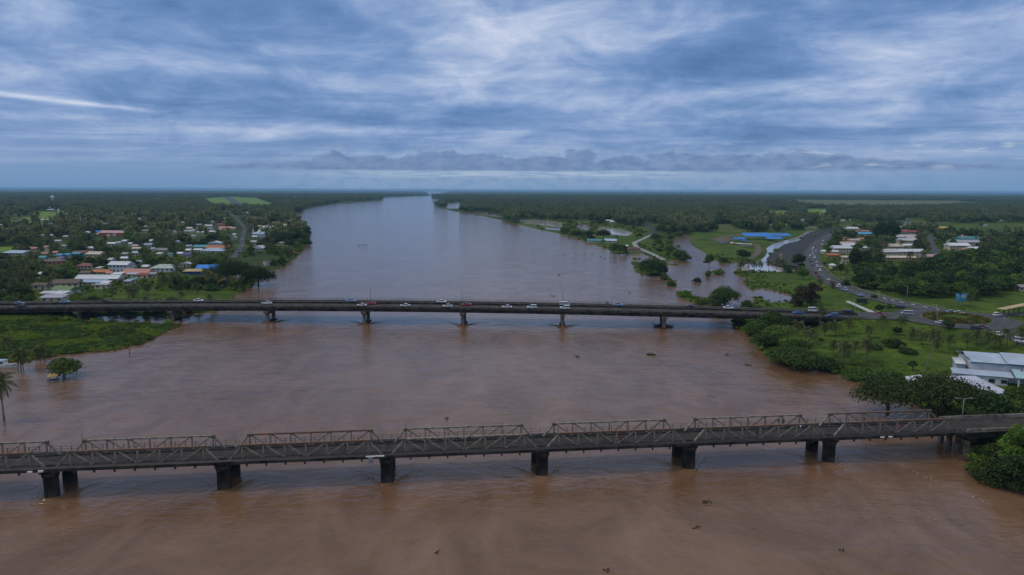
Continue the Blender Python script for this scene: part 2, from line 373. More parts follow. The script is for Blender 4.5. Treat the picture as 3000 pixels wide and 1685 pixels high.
PONDS = [W(p) for p in (
    [(2390, 676.4), (2367, 676), (2340, 693), (2305, 703), (2265, 715), (2245, 728), (2238, 748), (2225, 759), (2200, 768), (2168, 782), (2170, 793), (2230, 797), (2290, 797), (2330, 795), (2325, 783), (2290, 780), (2262, 772), (2247, 757), (2280, 728), (2298, 716), (2340, 706), (2344, 702), (2362, 686), (2390, 681)],
    [(2355.5, 667.5), (2375, 664), (2389, 660), (2394, 668), (2380, 670)],
    [(1512, 645), (1541, 642), (1599, 645), (1650, 652), (1645, 667), (1600, 661), (1541, 655)], [(1594, 666), (1640, 669), (1640, 676), (1600, 672)],
    [(1690, 655), (1730, 661), (1730, 676), (1690, 668)], [(1752, 664), (1818, 671), (1857, 683), (1835, 692), (1783, 686), (1755, 676)],
    [(1312, 597), (1346, 592), (1350, 611), (1305, 611)], [(1432, 624), (1468, 629), (1470, 637), (1436, 632)], [(1352, 622), (1436, 622), (1440, 628), (1365, 628)],
    [(2205, 848), (2240, 846), (2290, 858), (2316, 866), (2320, 882), (2267, 889), (2232, 873), (2190, 867), (2180, 855)],
    [(640, 822), (668, 806), (700, 802), (715, 812), (700, 832), (660, 842), (640, 838)],
    [(770, 766), (800, 765), (803, 775), (775, 779)], [(840, 735), (860, 730), (868, 742), (850, 748)])]
def sdist(P, poly):
    a = poly; b = np.roll(poly, -1, 0); x, y = P[:, 0], P[:, 1]
    best = np.full(len(P), 1e18); ins = np.zeros(len(P), bool)
    for (x1, y1), (x2, y2) in zip(a, b):
        dx, dy = x2 - x1, y2 - y1; l2 = dx * dx + dy * dy + 1e-12
        t = np.clip(((x - x1) * dx + (y - y1) * dy) / l2, 0, 1)
        best = np.minimum(best, (x - x1 - t * dx) ** 2 + (y - y1 - t * dy) ** 2)
        if y1 != y2:
            c = ((y1 > y) != (y2 > y)) & (x < (x2 - x1) * (y - y1) / (y2 - y1) + x1); ins ^= c
    d = np.sqrt(best); return np.where(ins, d, -d)
def land_sd(P):
    s = sdist(P, LEFT)
    for q in [RIGHT] + ISL: s = np.maximum(s, sdist(P, q))
    for q in PONDS: s = np.minimum(s, -sdist(P, q))
    return s
# roads: centre line in photograph pixels with its height, half width
ROADS = {
 'main': ([(2776, 916, 5.0), (2735, 908, 5.0), (2667, 895, 4.8), (2599, 881, 4.4), (2531, 862, 4.0), (2474, 844.5, 3.5), (2430, 824, 3.0), (2402, 803, 2.7), (2384, 782, 2.5), (2378, 761.5, 2.4), (2378, 741, 2.3), (2388, 721, 2.2), (2408, 703.5, 2.2), (2433, 688, 2.2), (2451, 679.5, 2.2), (2475, 670, 2.2), (2520, 660, 2.2)], 6.2),
 'east': ([(2850, 944, 5.0), (2890, 956, 5.0), (2940, 970, 4.8), (3000, 990, 4.6), (3120, 1035, 4.2)], 7.5),
 'side': ([(2880, 925, 5.0), (2950, 922, 5.0), (3060, 915, 5.2)], 3.5),
 'left': ([(684, 757, 1.9), (706, 724.5, 1.9), (711, 701, 1.9), (713, 687, 1.9), (718, 670, 1.9), (704, 652, 1.9), (692, 637.5, 1.9), (675.6, 626, 1.9), (652, 612, 1.9)], 2.7),
 'track': ([(1893, 650, 1.6), (1899, 656.5, 1.6), (1917, 674, 1.6), (1914, 686, 1.5)], 4.0),
 'flooded': ([(1914, 686, 1.3), (1885, 699, 1.1), (1857, 712, 1.0), (1866, 725, 1.0), (1896, 738, .9), (1922, 749, .9), (1945, 762, .9)], 2.6),
 'yard': ([(2216, 716, 1.7), (2224, 730.6, 1.6), (2217, 744, 1.5), (2200, 758, 1.4)], 3.0),
 'housing': ([(2723, 688, 2.0), (2728.5, 711, 2.0), (2736, 731, 2.0), (2748, 752, 2.0)], 3.2),
}
RB = Vector((194.0, 293.4, 5.0)); RBR = 13.0           # roundabout island
# concrete bridge frame
B2 = Vector((-111.0, 305.2)); B2D = Vector((0.99847, -0.05524)); B2N = Vector((0.05524, 0.99847))
def deck_z(s): x = -111 + s; return max(4.9, 8.0 - 7.0e-5 * (x + 30) ** 2)
def b2(s, n, z=0.0): p = B2 + B2D * s + B2N * n; return Vector((p.x, p.y, z))
FILLS = []
for k, (pts, hw) in ROADS.items():
    FILLS.append(([at(x, y, z) for x, y, z in pts], hw + 1.5))
FILLS.append(([b2(s, 7.0, deck_z(s) - .02) for s in (262, 275, 290, 305)], 10.5))
FILLS.append(([b2(s, 7.0, deck_z(s) - .3) for s in (-260, -230, -190, -150)], 10.0)) if False else None
def land_h(P, sd=None):
    sd = land_sd(P) if sd is None else sd
    h = np.where(sd > 0, 1.55 * (1 - np.exp(-np.maximum(sd, 0) / 9.0)), np.maximum(sd * .25, -2.0))
    wob = np.sin(P[:, 0] * .11 + 1.3 * np.sin(P[:, 1] * .07)) * np.sin(P[:, 1] * .09 + P[:, 0] * .03) * .28
    h = h + np.where(sd > 0, wob * np.clip(sd / 12, 0, 1), 0)
    for pl, hw in FILLS:
        for a, b in zip(pl[:-1], pl[1:]):
            dx, dy = b.x - a.x, b.y - a.y; t = np.clip(((P[:, 0] - a.x) * dx + (P[:, 1] - a.y) * dy) / (dx * dx + dy * dy + 1e-9), 0, 1)
            d = np.hypot(P[:, 0] - a.x - t * dx, P[:, 1] - a.y - t * dy); zc = a.z + t * (b.z - a.z)
            h = np.maximum(h, np.where(d < 60, zc - .22 - np.maximum(0, d - hw) * .38, -9))
            if zc.max() < 3: h = np.where((d < hw) & (h > zc - .22), zc - .22, h)
    d = np.hypot(P[:, 0] - RB.x, P[:, 1] - RB.y); h = np.maximum(h, RB.z - .22 - np.maximum(0, d - 27) * .30)
    return h
def gh(x, y): return float(land_h(np.array([[x, y]]))[0])

# clearings and wood: photograph polygons on the ground
FIELD = {
 'airfield': W([(590, 583), (612, 606), (690, 611), (800, 610), (812, 603), (755, 580.5), (676, 577), (630, 579)], 1.5),
 'leftfield': W([(18, 650), (40, 640), (90, 634), (100, 619), (165, 622), (176, 645), (130, 656), (60, 656)], 1.5),
 'leftstrip': W([(-60, 740), (80, 738), (90, 722), (-60, 724)], 1.5),
 'farfield': W([(2320, 586), (2800, 589), (2930, 600), (2700, 612), (2420, 610), (2330, 600)], 1.5),
 'f2': W([(2236, 618), (2310, 616), (2330, 632), (2240, 634)], 1.5), 'f3': W([(2355, 612), (2440, 612), (2400, 645), (2350, 640)], 1.5),
 'f4': W([(2470, 655), (2560, 655), (2560, 668), (2470, 668)], 1.5), 'f5': W([(2640, 640), (2720, 640), (2720, 662), (2640, 660)], 1.5),
 'f6': W([(2830, 655), (3020, 650), (3020, 690), (2740, 690), (2740, 665)], 1.5),
}
MARKET = W([(2010, 690), (2030, 684), (2300, 682), (2390, 672), (2360, 690), (2240, 735), (2225, 760), (2160, 770), (2060, 745), (2015, 705)])
print('setup done')

# terrain sheet, widening with distance
ys = [95.0]
while ys[-1] < 26000: ys.append(ys[-1] * (1.0105 if ys[-1] < 1500 else (1.03 if ys[-1] < 5000 else 1.09)))
ys = np.array(ys); us = np.linspace(-1.12, 1.12, 620)
YY, UU = np.meshgrid(ys, us, indexing='ij'); TP = np.stack([(YY * UU).ravel(), YY.ravel()], 1)
TSD = land_sd(TP); TH = land_h(TP, TSD)
keep = TH > -1.2
nr, nc = YY.shape
idx = np.arange(nr * nc).reshape(nr, nc)
q = np.stack([idx[:-1, :-1], idx[:-1, 1:], idx[1:, 1:], idx[1:, :-1]], -1).reshape(-1, 4)
q = q[keep[q].any(1)]
used = np.unique(q); remap = np.full(nr * nc, -1); remap[used] = np.arange(len(used)); q = remap[q]
me = bpy.data.meshes.new('ground')
me.vertices.add(len(used)); me.vertices.foreach_set('co', np.column_stack([TP[used], TH[used]]).astype(np.float32).ravel())
me.loops.add(len(q) * 4); me.loops.foreach_set('vertex_index', q.ravel().astype(np.int32))
me.polygons.add(len(q)); me.polygons.foreach_set('loop_start', np.arange(0, len(q) * 4, 4, dtype=np.int32)); me.polygons.foreach_set('loop_total', np.full(len(q), 4, np.int32))
me.polygons.foreach_set('use_smooth', np.ones(len(q), bool)); me.update(calc_edges=True)
GP = TP[used]
def soft(P, polys, w): 
    s = np.full(len(P), -1e9)
    for p in polys: s = np.maximum(s, sdist(P, p))
    return np.clip(s / w + .5, 0, 1)
_clear = soft(GP, list(FIELD.values()) + [MARKET], 6.0)
_dist = GP[:, 1]
_fr = np.clip((_dist - 330) / 120, 0, 1) * (1 - _clear)
_fr = np.where((GP[:, 0] > 120) & (_dist < 620), _fr * .15, _fr)
_fr = np.where((GP[:, 0] < 0) & (_dist < 450), _fr * .5, _fr)
_fr = np.where((GP[:, 0] > GP[:, 1] * .36) & (GP[:, 1] > 560), _fr * .35, _fr); _fr = _fr * (1 - soft(GP, [W([(1480, 640), (1600, 640), (1740, 652), (1870, 664), (1935, 652), (1995, 690), (1975, 722), (2012, 764), (1945, 768), (1790, 740), (1600, 682)], 1.6)], 10.) * .8)
a_ = me.attributes.new('forest', 'FLOAT', 'POINT'); a_.data.foreach_set('value', _fr.astype(np.float32))
_dry = soft(GP, [FIELD['farfield']], 10.) * .6
_g = (np.sin(GP[:, 0] * .021 + 2 * np.sin(GP[:, 1] * .013)) + np.sin(GP[:, 1] * .017 - GP[:, 0] * .009 + 1.5 * np.sin(GP[:, 0] * .03))) > .9
_dry0 = np.where(_g & (GP[:, 1] > 700), .25, 0.0); a_.data.foreach_set('value', np.where(_g, _fr * .25, _fr).astype(np.float32))
a_ = me.attributes.new('dry', 'FLOAT', 'POINT'); a_.data.foreach_set('value', np.maximum(_dry, _dry0).astype(np.float32))
_me = soft(GP, [FIELD['airfield'], FIELD['leftfield'], FIELD['leftstrip'], FIELD['f2'], FIELD['f3']], 10.); a_ = me.attributes.new('meadow', 'FLOAT', 'POINT'); a_.data.foreach_set('value', _me.astype(np.float32))
me.materials.append(M['land'])
ground = link('ground', me); tag(ground, kind='structure')
wb = MB(); wb.quad((-30000, -400, 0), (30000, -400, 0), (30000, 30000, 0), (-30000, 30000, 0))
river = wb.build('river_water', M['water']); tag(river, kind='structure')

M['calm'] = M['water'].copy(); M['calm'].name = 'calm_flood_water'; M['pale'] = M['water'].copy(); M['pale'].name = 'painted_sheen_flood_water'
for n in M['calm'].node_tree.nodes:
    if n.type == 'BUMP': n.inputs['Strength'].default_value = .16
    if n.type == 'BSDF_PRINCIPLED': n.inputs['Roughness'].default_value = .12
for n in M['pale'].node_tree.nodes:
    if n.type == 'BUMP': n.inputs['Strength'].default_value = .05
    if n.type == 'VALTORGB': n.color_ramp.elements[0].color = (.46, .42, .38, 1); n.color_ramp.elements[1].color = (.56, .52, .49, 1)  # bright sky reflection painted into the base colour of these ponds
INLET = W([(629, 916), (543, 922), (466, 928), (349, 924), (290, 927), (228, 944), (373, 949), (446, 950), (493, 954), (534, 950), (600, 935)])
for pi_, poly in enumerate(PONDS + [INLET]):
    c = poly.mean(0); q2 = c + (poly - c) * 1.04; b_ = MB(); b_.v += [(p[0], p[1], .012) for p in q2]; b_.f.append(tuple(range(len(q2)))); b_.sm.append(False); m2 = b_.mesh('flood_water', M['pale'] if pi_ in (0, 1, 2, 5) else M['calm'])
    bm = bmesh.new(); bm.from_mesh(m2); bmesh.ops.triangulate(bm, faces=bm.faces[:]); bmesh.ops.recalc_face_normals(bm, faces=bm.faces[:])
    for f in bm.faces:
        if f.normal.z < 0: f.normal_flip()
    bm.to_mesh(m2); bm.free(); tag(link('flood_water', m2), kind='structure')
# haze: one box of even air round the whole place
hz = MB(); hz.box((0, 14800, 31), (61000, 31000, 68))
hm = bpy.data.materials.new('haze_air'); hm.use_nodes = True; nt = hm.node_tree; nt.nodes.clear()
pv = nt.nodes.new('ShaderNodeVolumePrincipled'); pv.inputs['Color'].default_value = (.36, .68, 1.0, 1); pv.inputs['Density'].default_value = 6e-5; pv.inputs['Anisotropy'].default_value = 0.0
ho = nt.nodes.new('ShaderNodeOutputMaterial'); nt.links.new(pv.outputs[0], ho.inputs['Volume'])
haze = hz.build('haze', hm); tag(haze, kind='stuff'); haze.location.z = 0.5
# ------------------------------------------------------------------ steel truss bridge (near)
TB_O, TB_TH, TB_P, TB_L, TB_A, TB_H, TB_W = Vector((-89.18, 127.65, 0)), .1169, 32.497, 30.15, 2.54, 2.95, 6.08
def tz(s): return 5.85 - .0007 * (s - 3 * TB_P)
TBD = Vector((math.cos(TB_TH), math.sin(TB_TH), 0)); TBN = Vector((-math.sin(TB_TH), math.cos(TB_TH), 0))
def tb(s, n, z=0.0): return TB_O + TBD * s + TBN * n + Vector((0, 0, z))
def build_truss_bridge():
    root = empty('truss_bridge', TB_O, TB_TH)
    tag(root, 'old steel truss road bridge crossing the whole river in the foreground', 'bridge')
    s0, s1 = -2 * TB_P, 5 * TB_P + TB_L + 1.0
    dk = MB()
    for k in range(-2, 6):
        a, b = k * TB_P - 1.15, k * TB_P + TB_L + 1.15
        dk.bar((a, 3.04, tz(a) - .12), (b, 3.04, tz(b) - .12), 5.5, .24)
    dk.build('deck', M['timber'], root)
    kb = MB()
    for y in (.42, 5.66): kb.bar((s0, y, tz(s0) + .12), (s1, y, tz(s1) + .12), .28, .24)
    kb.build('kerb', M['timber'], root)
    red_near, red_far = {-2: 1, -1: 1, 0: 1, 1: 1, 3: 1, 4: 1, 5: 1}, {1: 1, 5: 1}
    nv = 6; step = (TB_L - 2 * TB_A) / nv
    # member meshes shared by all spans (drawn from the span's first bottom joint)
    def mem(fn, mat): b = MB(); fn(b); return b.mesh('member', mat)
    H = TB_H
    mtc = {}
    for nm in ('steel', 'rust'):
        mtc[nm] = mem(lambda b: b.bar((TB_A - .35, 0, H), (TB_L - TB_A + .35, 0, H), .42, .30), M[nm])
    mbc = mem(lambda b: b.bar((-.4, 0, 0), (TB_L + .4, 0, 0), .36, .34), M['pipe'])
    mp1 = mem(lambda b: b.bar((0, 0, 0), (TB_A, 0, H), .40, .30), M['steel']); mp2 = mem(lambda b: b.bar((0, 0, H), (TB_A, 0, 0), .40, .30), M['steel'])
    mv = mem(lambda b: b.bar((0, 0, -.05), (0, 0, H), .30, .24), M['steel'])
    md1 = mem(lambda b: b.bar((.1, 0, H), (step - .1, 0, .1), .24, .26), M['steel']); md2 = mem(lambda b: b.bar((.1, 0, .1), (step - .1, 0, H), .24, .26), M['steel'])
    mg = mem(lambda b: b.box((0, 0, H - .12), (.75, .5, .62)), M['gusset'])
    for k in range(-2, 6):
        for side, y in ((0, 0.0), (1, TB_W)):
            if k == -2 and side == 1 and False: continue
            t = empty('truss', (k * TB_P, y, tz(k * TB_P + 15))); t.parent = root
            rusty = (red_near if side == 0 else red_far).get(k)
            o = link('top_chord', mtc['rust' if rusty else 'steel'], t)
            o['label'] = 'red rusted top chord' if rusty else 'pale grey painted top chord'
            link('bottom_chord', mbc, t); link('end_post', mp1, t); link('end_post', mp2, t, (TB_L - TB_A, 0, 0))
            for i in range(nv + 1): link('vertical', mv, t, (TB_A + i * step, 0, 0))
            for i in range(nv): link('diagonal', md1 if i < 3 else md2, t, (TB_A + i * step, 0, 0))
            link('gusset_plate', mg, t, (TB_A - .1, 0, 0)); link('gusset_plate', mg, t, (TB_L - TB_A + .1, 0, 0))
    fb = MB(); fb.bar((0, -1.75, -.36), (0, 8.0, -.36), .26, .42); fb.box((0, -1.62, -.66), (.34, .3, .42)); fbm = fb.mesh('floor_beam', M['pipe'])
    for k in range(-2, 6):
        for i in range(9):
            s = k * TB_P + TB_L * i / 8; link('floor_beam', fbm, root, (s, 0, tz(s)))
    for y, z, r_, nm in ((-.72, -.05, .24, 'pipe'), (-1.32, -.10, .30, 'pipe'), (6.85, .12, .30, 'pipe')):
        b = MB(); b.tube([(s0, y, tz(s0) + z), (s1, y, tz(s1) + z)], r_, 10); b.build('water_main', M['pipe'], root)
    b = MB(); b.bar((s0, -1.75, tz(s0) - .08), (s1, -1.75, tz(s1) - .08), .10, .62); b.build('edge_beam', M['darkconc'], root)
    b = MB(); b.bar((s0, -1.0, tz(s0) + .34), (s1, -1.0, tz(s1) + .34), .08, .08); b.build('handrail', M['rust'], root)
    b = MB(); b.bar((s0, 7.55, tz(s0) + .02), (s1, 7.55, tz(s1) + .02), 1.1, .16); b.build('walkway', M['timber'], root)
    for z in (.62, 1.12):
        b = MB(); b.bar((s0, 8.05, tz(s0) + z), (s1, 8.05, tz(s1) + z), .05, .05); b.build('handrail', M['rust'], root)
    pm = MB(); pm.box((0, 0, .62), (.10, .10, 1.25)); pm = pm.mesh('railing_post', M['rust'])
    s = -34.0
    while s < s1:
        link('railing_post', pm, root, (s, 8.05, tz(s))); s += 2.05
    # piers
    def colmesh():
        b = MB(); k = 20
        zs = [(-3, 1.32), (.4, 1.32), (.5, 1.26), (4.0, 1.22), (4.05, 1.42), (4.35, 1.55), (4.95, 1.55)]
        b.tube([(0, 0, z) for z, _ in zs], [r for _, r in zs], k, smooth=False); return b.mesh('column', M['darkconc'])
    cm = colmesh()
    fl = MB()
    for j in range(10):
        a = 2 * math.pi * j / 10; fl.box((1.26 * math.cos(a), 1.26 * math.sin(a), 2.0), (.16, .16, 3.9), a)
    flm = fl.mesh('rib', M['darkconc'])
    web = MB(); web.box((0, 3.04, 4.45), (1.1, 6.2, .8)); webm = web.mesh('cap_beam', M['darkconc'])
    for k in range(-1, 6):
        p = empty('pier', (k * TB_P - 1.17, 0, 0)); p.parent = root
        for y in (-.3, TB_W + .35):
            c = link('column', cm, p, (0, y, 0))
            link('rib', flm, p, (0, y, 0), .1)
        link('cap_beam', webm, p)
    # concrete approach on the right bank
    a, b_ = s1 + .3, s1 + 120
    ap = MB(); ap.bar((a, 3.04, tz(s1) - .22), (b_, 3.04, tz(s1) - .3), 8.4, .44); ap.build('approach_deck', M['timber'], root)
    for y in (-1.3, 7.4):
        b = MB(); b.bar((a, y, tz(s1) + .42), (b_, y, tz(s1) + .38), .28, .84); b.build('parapet', M['concrete'], root)
    for y in (-.6, 3.0, 6.6):
        b = MB(); b.bar((a, y, tz(s1) - .95), (b_, y, tz(s1) - 1.0), .5, 1.0); b.build('girder', M['darkconc'], root)
    cb = MB(); cb.box((0, 0, 1.4), (.85, .85, 5.6)); cbm = cb.mesh('column', M['concrete'])
    cpm = MB(); cpm.box((0, 3.0, 4.15), (1.2, 9.0, .62)); cpm = cpm.mesh('cap_beam', M['darkconc'])
    for s in (s1 + 1.0, s1 + 12.5, s1 + 24, s1 + 36):
        p = empty('pier', (s, 0, 0)); p.parent = root
        for y in (-.7, 1.9, 4.5, 7.1): link('column', cbm, p, (0, y, -.3))
        link('cap_beam', cpm, p)
    return root
build_truss_bridge()

# ------------------------------------------------------------------ concrete road bridge (behind)
B2A = math.atan2(B2D.y, B2D.x)
def sweep(mb, prof, s0, s1, zf, step=11.0):
    n = max(2, int((s1 - s0) / step) + 1); k = len(prof); base = len(mb.v)
    for i in range(n):
        s = s0 + (s1 - s0) * i / (n - 1); z = zf(s)
        for y, dz in prof: mb.v.append((s, y, z + dz))
    for i in range(n - 1):
        for j in range(k):
            j2 = (j + 1) % k; mb.f.append((base + i * k + j, base + (i + 1) * k + j, base + (i + 1) * k + j2, base + i * k + j2)); mb.sm.append(False)
    mb.f.append(tuple(base + j for j in range(k))); e = base + (n - 1) * k; mb.f.append(tuple(e + j for j in range(k))[::-1]); mb.sm += [False, False]
    return mb
def rect(y0, y1, z0, z1): return [(y0, z0), (y1, z0), (y1, z1), (y0, z1)]
def build_concrete_bridge():
    root = empty('concrete_bridge', (B2.x, B2.y, 0), B2A)
    tag(root, 'long grey concrete road bridge with traffic, farther across the river', 'bridge')
    S0, S1 = -340, 264
    def part(name, y0, y1, z0, z1, mat, s0=S0, s1=S1): return sweep(MB(), rect(y0, y1, z0, z1), s0, s1, deck_z).build(name, M[mat], root)
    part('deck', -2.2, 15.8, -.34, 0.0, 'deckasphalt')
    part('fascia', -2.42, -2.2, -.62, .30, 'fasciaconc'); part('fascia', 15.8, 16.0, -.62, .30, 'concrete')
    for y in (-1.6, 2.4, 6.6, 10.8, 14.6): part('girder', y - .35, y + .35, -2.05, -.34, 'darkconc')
    part('median_barrier', 6.85, 7.20, 0.0, .85, 'darkconc'); part('kerb', 14.3, 15.8, 0.0, .22, 'fasciaconc')
    for z in (.62, 1.0): part('handrail', -2.33, -2.27, z - .04, z + .03, 'pipe')
    for z in (.70, 1.15): part('handrail', 15.86, 15.93, z - .04, z + .03, 'pipe')
    pm = MB(); pm.box((0, 0, .55), (.12, .12, 1.1)); pm = pm.mesh('railing_post', M['pipe'])
    s = -150.0
    while s < S1 - 2:
        link('railing_post', pm, root, (s, -2.31, deck_z(s))); link('railing_post', pm, root, (s, 15.9, deck_z(s) + .12)); s += 2.95
    mk = MB(); mk.quad((0, -.06, 0), (3, -.06, 0), (3, .06, 0), (0, .06, 0)); mk = mk.mesh('lane_mark', M['paint'])
    s = -150.0
    while s < S1 - 4:
        link('lane_mark', mk, root, (s, 2.3, deck_z(s + 1.5) + .02)); s += 9.0
    cp = MB(); cp.prism([(-1.15, -2.0), (1.15, -2.0), (1.15, 15.6), (-1.15, 15.6)], -1.0, 0.0); cp.box((0, 3.3, -1.35), (1.7, 9.2, .7)); cpm = cp.mesh('cap_beam', M['concrete'])
    cl = MB(); cl.tube([(0, 0, -12), (0, 0, 0)], .78, 14); clm = cl.mesh('column', M['concrete'])
    ft = MB(); ft.prism([(-1.3, -1.2), (1.3, -1.2), (1.3, 8.2), (-1.3, 8.2)], -2.5, .25); ftm = ft.mesh('footing', M['darkconc'])
    for k in range(-5, 6):
        s = k * 44.56; z = deck_z(s) - 2.06
        p = empty('pier', (s, 0, z)); p.parent = root
        link('cap_beam', cpm, p)
        for y in (0.0, 6.6): link('column', clm, p, (0, y, -1.0))
        link('footing', ftm, p, (0, 0, -z))
    ab = MB(); ab.box((S1 + 2.5, 6.8, 2.2), (5, 17.6, 5.4)); ab.build('abutment', M['concrete'], root)
    return root
build_concrete_bridge()
# ------------------------------------------------------------------ roads
def strip_mesh(pts, hw, mat, name, dz=0.0):
    n = len(pts); P = []
    for i in range(n - 1):                                   # subdivide so that the strip follows the bank it lies on
        k = max(1, int((pts[i + 1] - pts[i]).length / 6)); P += [pts[i].lerp(pts[i + 1], j / k) for j in range(k)]
    P.append(pts[-1]); sm = [P[0]] + [(P[i - 1] + P[i] * 2 + P[i + 1]) / 4 for i in range(1, len(P) - 1)] + [P[-1]]
    b = MB()
    for i, p in enumerate(sm):
        d = (sm[min(i + 1, len(sm) - 1)] - sm[max(i - 1, 0)]); d.z = 0; d.normalize(); nn = Vector((-d.y, d.x, 0))
        b.v += [tuple(p + nn * hw + Vector((0, 0, dz))), tuple(p - nn * hw + Vector((0, 0, dz)))]
    for i in range(len(sm) - 1): b.f.append((2 * i, 2 * i + 1, 2 * i + 3, 2 * i + 2)); b.sm.append(False)
    return b.mesh(name, mat), sm
RL = {}
ROADNAME = {'main': ('main_road', 'asphalt'), 'east': ('main_road', 'asphalt'), 'side': ('side_road', 'asphalt'), 'left': ('town_road', 'asphalt'), 'track': ('country_road', 'newtar'),
            'flooded': ('flooded_track', 'wetroad'), 'yard': ('dirt_track', 'dirt'), 'housing': ('side_road', 'asphalt')}
for i, (k, (pts, hw)) in enumerate(ROADS.items()):
    pl = [at(x, y, z) for x, y, z in pts]; me_, sm = strip_mesh(pl, hw, M[ROADNAME[k][1]], ROADNAME[k][0], .02 + .004 * i); RL[k] = sm
    tag(link(ROADNAME[k][0], me_), kind='structure')
def disc(c, r, z, n=48, r0=0.0):
    b = MB()
    if r0 == 0: b.v += [(c[0] + r * math.cos(2 * math.pi * i / n), c[1] + r * math.sin(2 * math.pi * i / n), z) for i in range(n)]; b.f.append(tuple(range(n))); b.sm.append(False)
    else:
        for i in range(n):
            a = 2 * math.pi * i / n; b.v += [(c[0] + r0 * math.cos(a), c[1] + r0 * math.sin(a), z), (c[0] + r * math.cos(a), c[1] + r * math.sin(a), z)]
        for i in range(n): j = (i + 1) % n; b.f.append((2 * i, 2 * i + 1, 2 * j + 1, 2 * j)); b.sm.append(False)
    return b
tag(disc(RB, 24.5, 5.0 + .065).build('roundabout_road', M['asphalt']), kind='structure')
ap_, _ = strip_mesh([b2(s, 6.8, deck_z(264)) for s in (264, 270, 276, 282)], 8.9, M['asphalt'], 'bridge_approach_road', .012)
tag(link('bridge_approach_road', ap_), kind='structure')
# black gravel widening beside the flooded ditch
gp = W([(2247, 757), (2280, 728), (2298, 716), (2340, 706), (2345, 701), (2362, 686), (2400, 673), (2440, 668), (2452, 672), (2426, 686), (2396, 705), (2376, 721), (2367, 741), (2367, 761), (2372, 785), (2330, 780), (2290, 778), (2263, 772)], 1.9)
gb = MB(); n = len(gp); gb.v += [(p[0], p[1], 2.04) for p in gp] + [(p[0], p[1], -.5) for p in gp]; gb.f.append(tuple(range(n))); gb.sm.append(False)
for i in range(n): j = (i + 1) % n; gb.f.append((i, j, n + j, n + i)); gb.sm.append(False)
bm = bmesh.new(); _me = gb.mesh('gravel_apron', M['newtar']); bm.from_mesh(_me); bmesh.ops.triangulate(bm, faces=bm.faces[:]); bmesh.ops.recalc_face_normals(bm, faces=bm.faces[:]); bm.to_mesh(_me); bm.free()
tag(link('gravel_apron', _me), kind='structure')
yard = W([(2085, 702), (2110, 712), (2200, 716), (2290, 706), (2312, 699), (2300, 688), (2190, 684), (2130, 690)], 1.6)
yb = MB(); yb.v += [(p[0], p[1], gh(p[0], p[1]) + .25) for p in yard]; yb.f.append(tuple(range(len(yard)))); yb.sm.append(False)
tag(yb.build('market_yard', M['dirt']), kind='structure')
ry = W([(655, 577.6), (676, 578.5), (722, 603), (694, 604)], 2.0); rb_ = MB(); rb_.quad(*[(p[0], p[1], 2.1) for p in ry]); tag(rb_.build('airfield_runway', M['asphalt']), kind='structure')
mud = MB()
# kerbs and roundabout planting
kb = disc(RB, RBR + .35, RB.z + .19, 48, RBR - .1); tag(kb.build('roundabout_kerb', M['concrete']), kind='structure')
isl = MB(); nn = 40
for j, (r_, z_) in enumerate(((RBR, .17), (RBR * .8, .45), (RBR * .45, .75), (0.01, .85))):
    for i in range(nn): a = 2 * math.pi * i / nn; isl.v.append((RB.x + r_ * math.cos(a), RB.y + r_ * math.sin(a), RB.z + z_))
for j in range(3):
    for i in range(nn): i2 = (i + 1) % nn; isl.f.append((j * nn + i, j * nn + i2, (j + 1) * nn + i2, (j + 1) * nn + i)); isl.sm.append(True)
tag(isl.build('roundabout_island', M['land']), kind='structure')
# painted marks on the main road
mk = MB(); mk.quad((-1.5, -.09, 0), (1.5, -.09, 0), (1.5, .09, 0), (-1.5, .09, 0)); mkm = mk.mesh('lane_mark', M['paint'])
wk = MB(); wk.quad((-1.4, -.45, 0), (1.4, -.45, 0), (1.4, .45, 0), (-1.4, .45, 0)); wkm = wk.mesh('lane_mark', M['paint'])
road_main = [o for o in COL.objects if o.name == 'main_road'][0]
def along(pl, step):
    out = []; acc = 0.0
    for a, b in zip(pl[:-1], pl[1:]):
        l = (b - a).length; t = step - acc if acc else 0
        while t < l: out.append((a.lerp(b, t / l), math.atan2(b.y - a.y, b.x - a.x))); t += step
        acc = (l - (t - step)) if l >= 0 else 0
    return out
for i, (p, a) in enumerate(along(RL['main'], 8.0)):
    if p.y > 700: break
    link('lane_mark', mkm, road_main, (p.x, p.y, p.z + .045), a)
    if p.y < 365 and p.x > 140:
        nrm = Vector((-math.sin(a), math.cos(a), 0)); link('lane_mark', wkm, road_main, (p + nrm * (-3.4)) + Vector((0, 0, .046)), a)
# roadside kerb and rail along the back of the main road
gr = MB(); pl = RL['main']; pts = []
for i, p in enumerate(pl):
    d = pl[min(i + 1, len(pl) - 1)] - pl[max(i - 1, 0)]; d.z = 0; d.normalize(); pts.append(p + Vector((d.y, -d.x, 0)) * 7.2)
for a, b in zip(pts[:-1], pts[1:]):
    if b.y < 560: gr.bar(a + Vector((0, 0, .15)), b + Vector((0, 0, .15)), .4, .45)
tag(gr.build('roadside_kerb', M['concrete']), 'pale concrete kerb along the far edge of the main road', 'kerb')

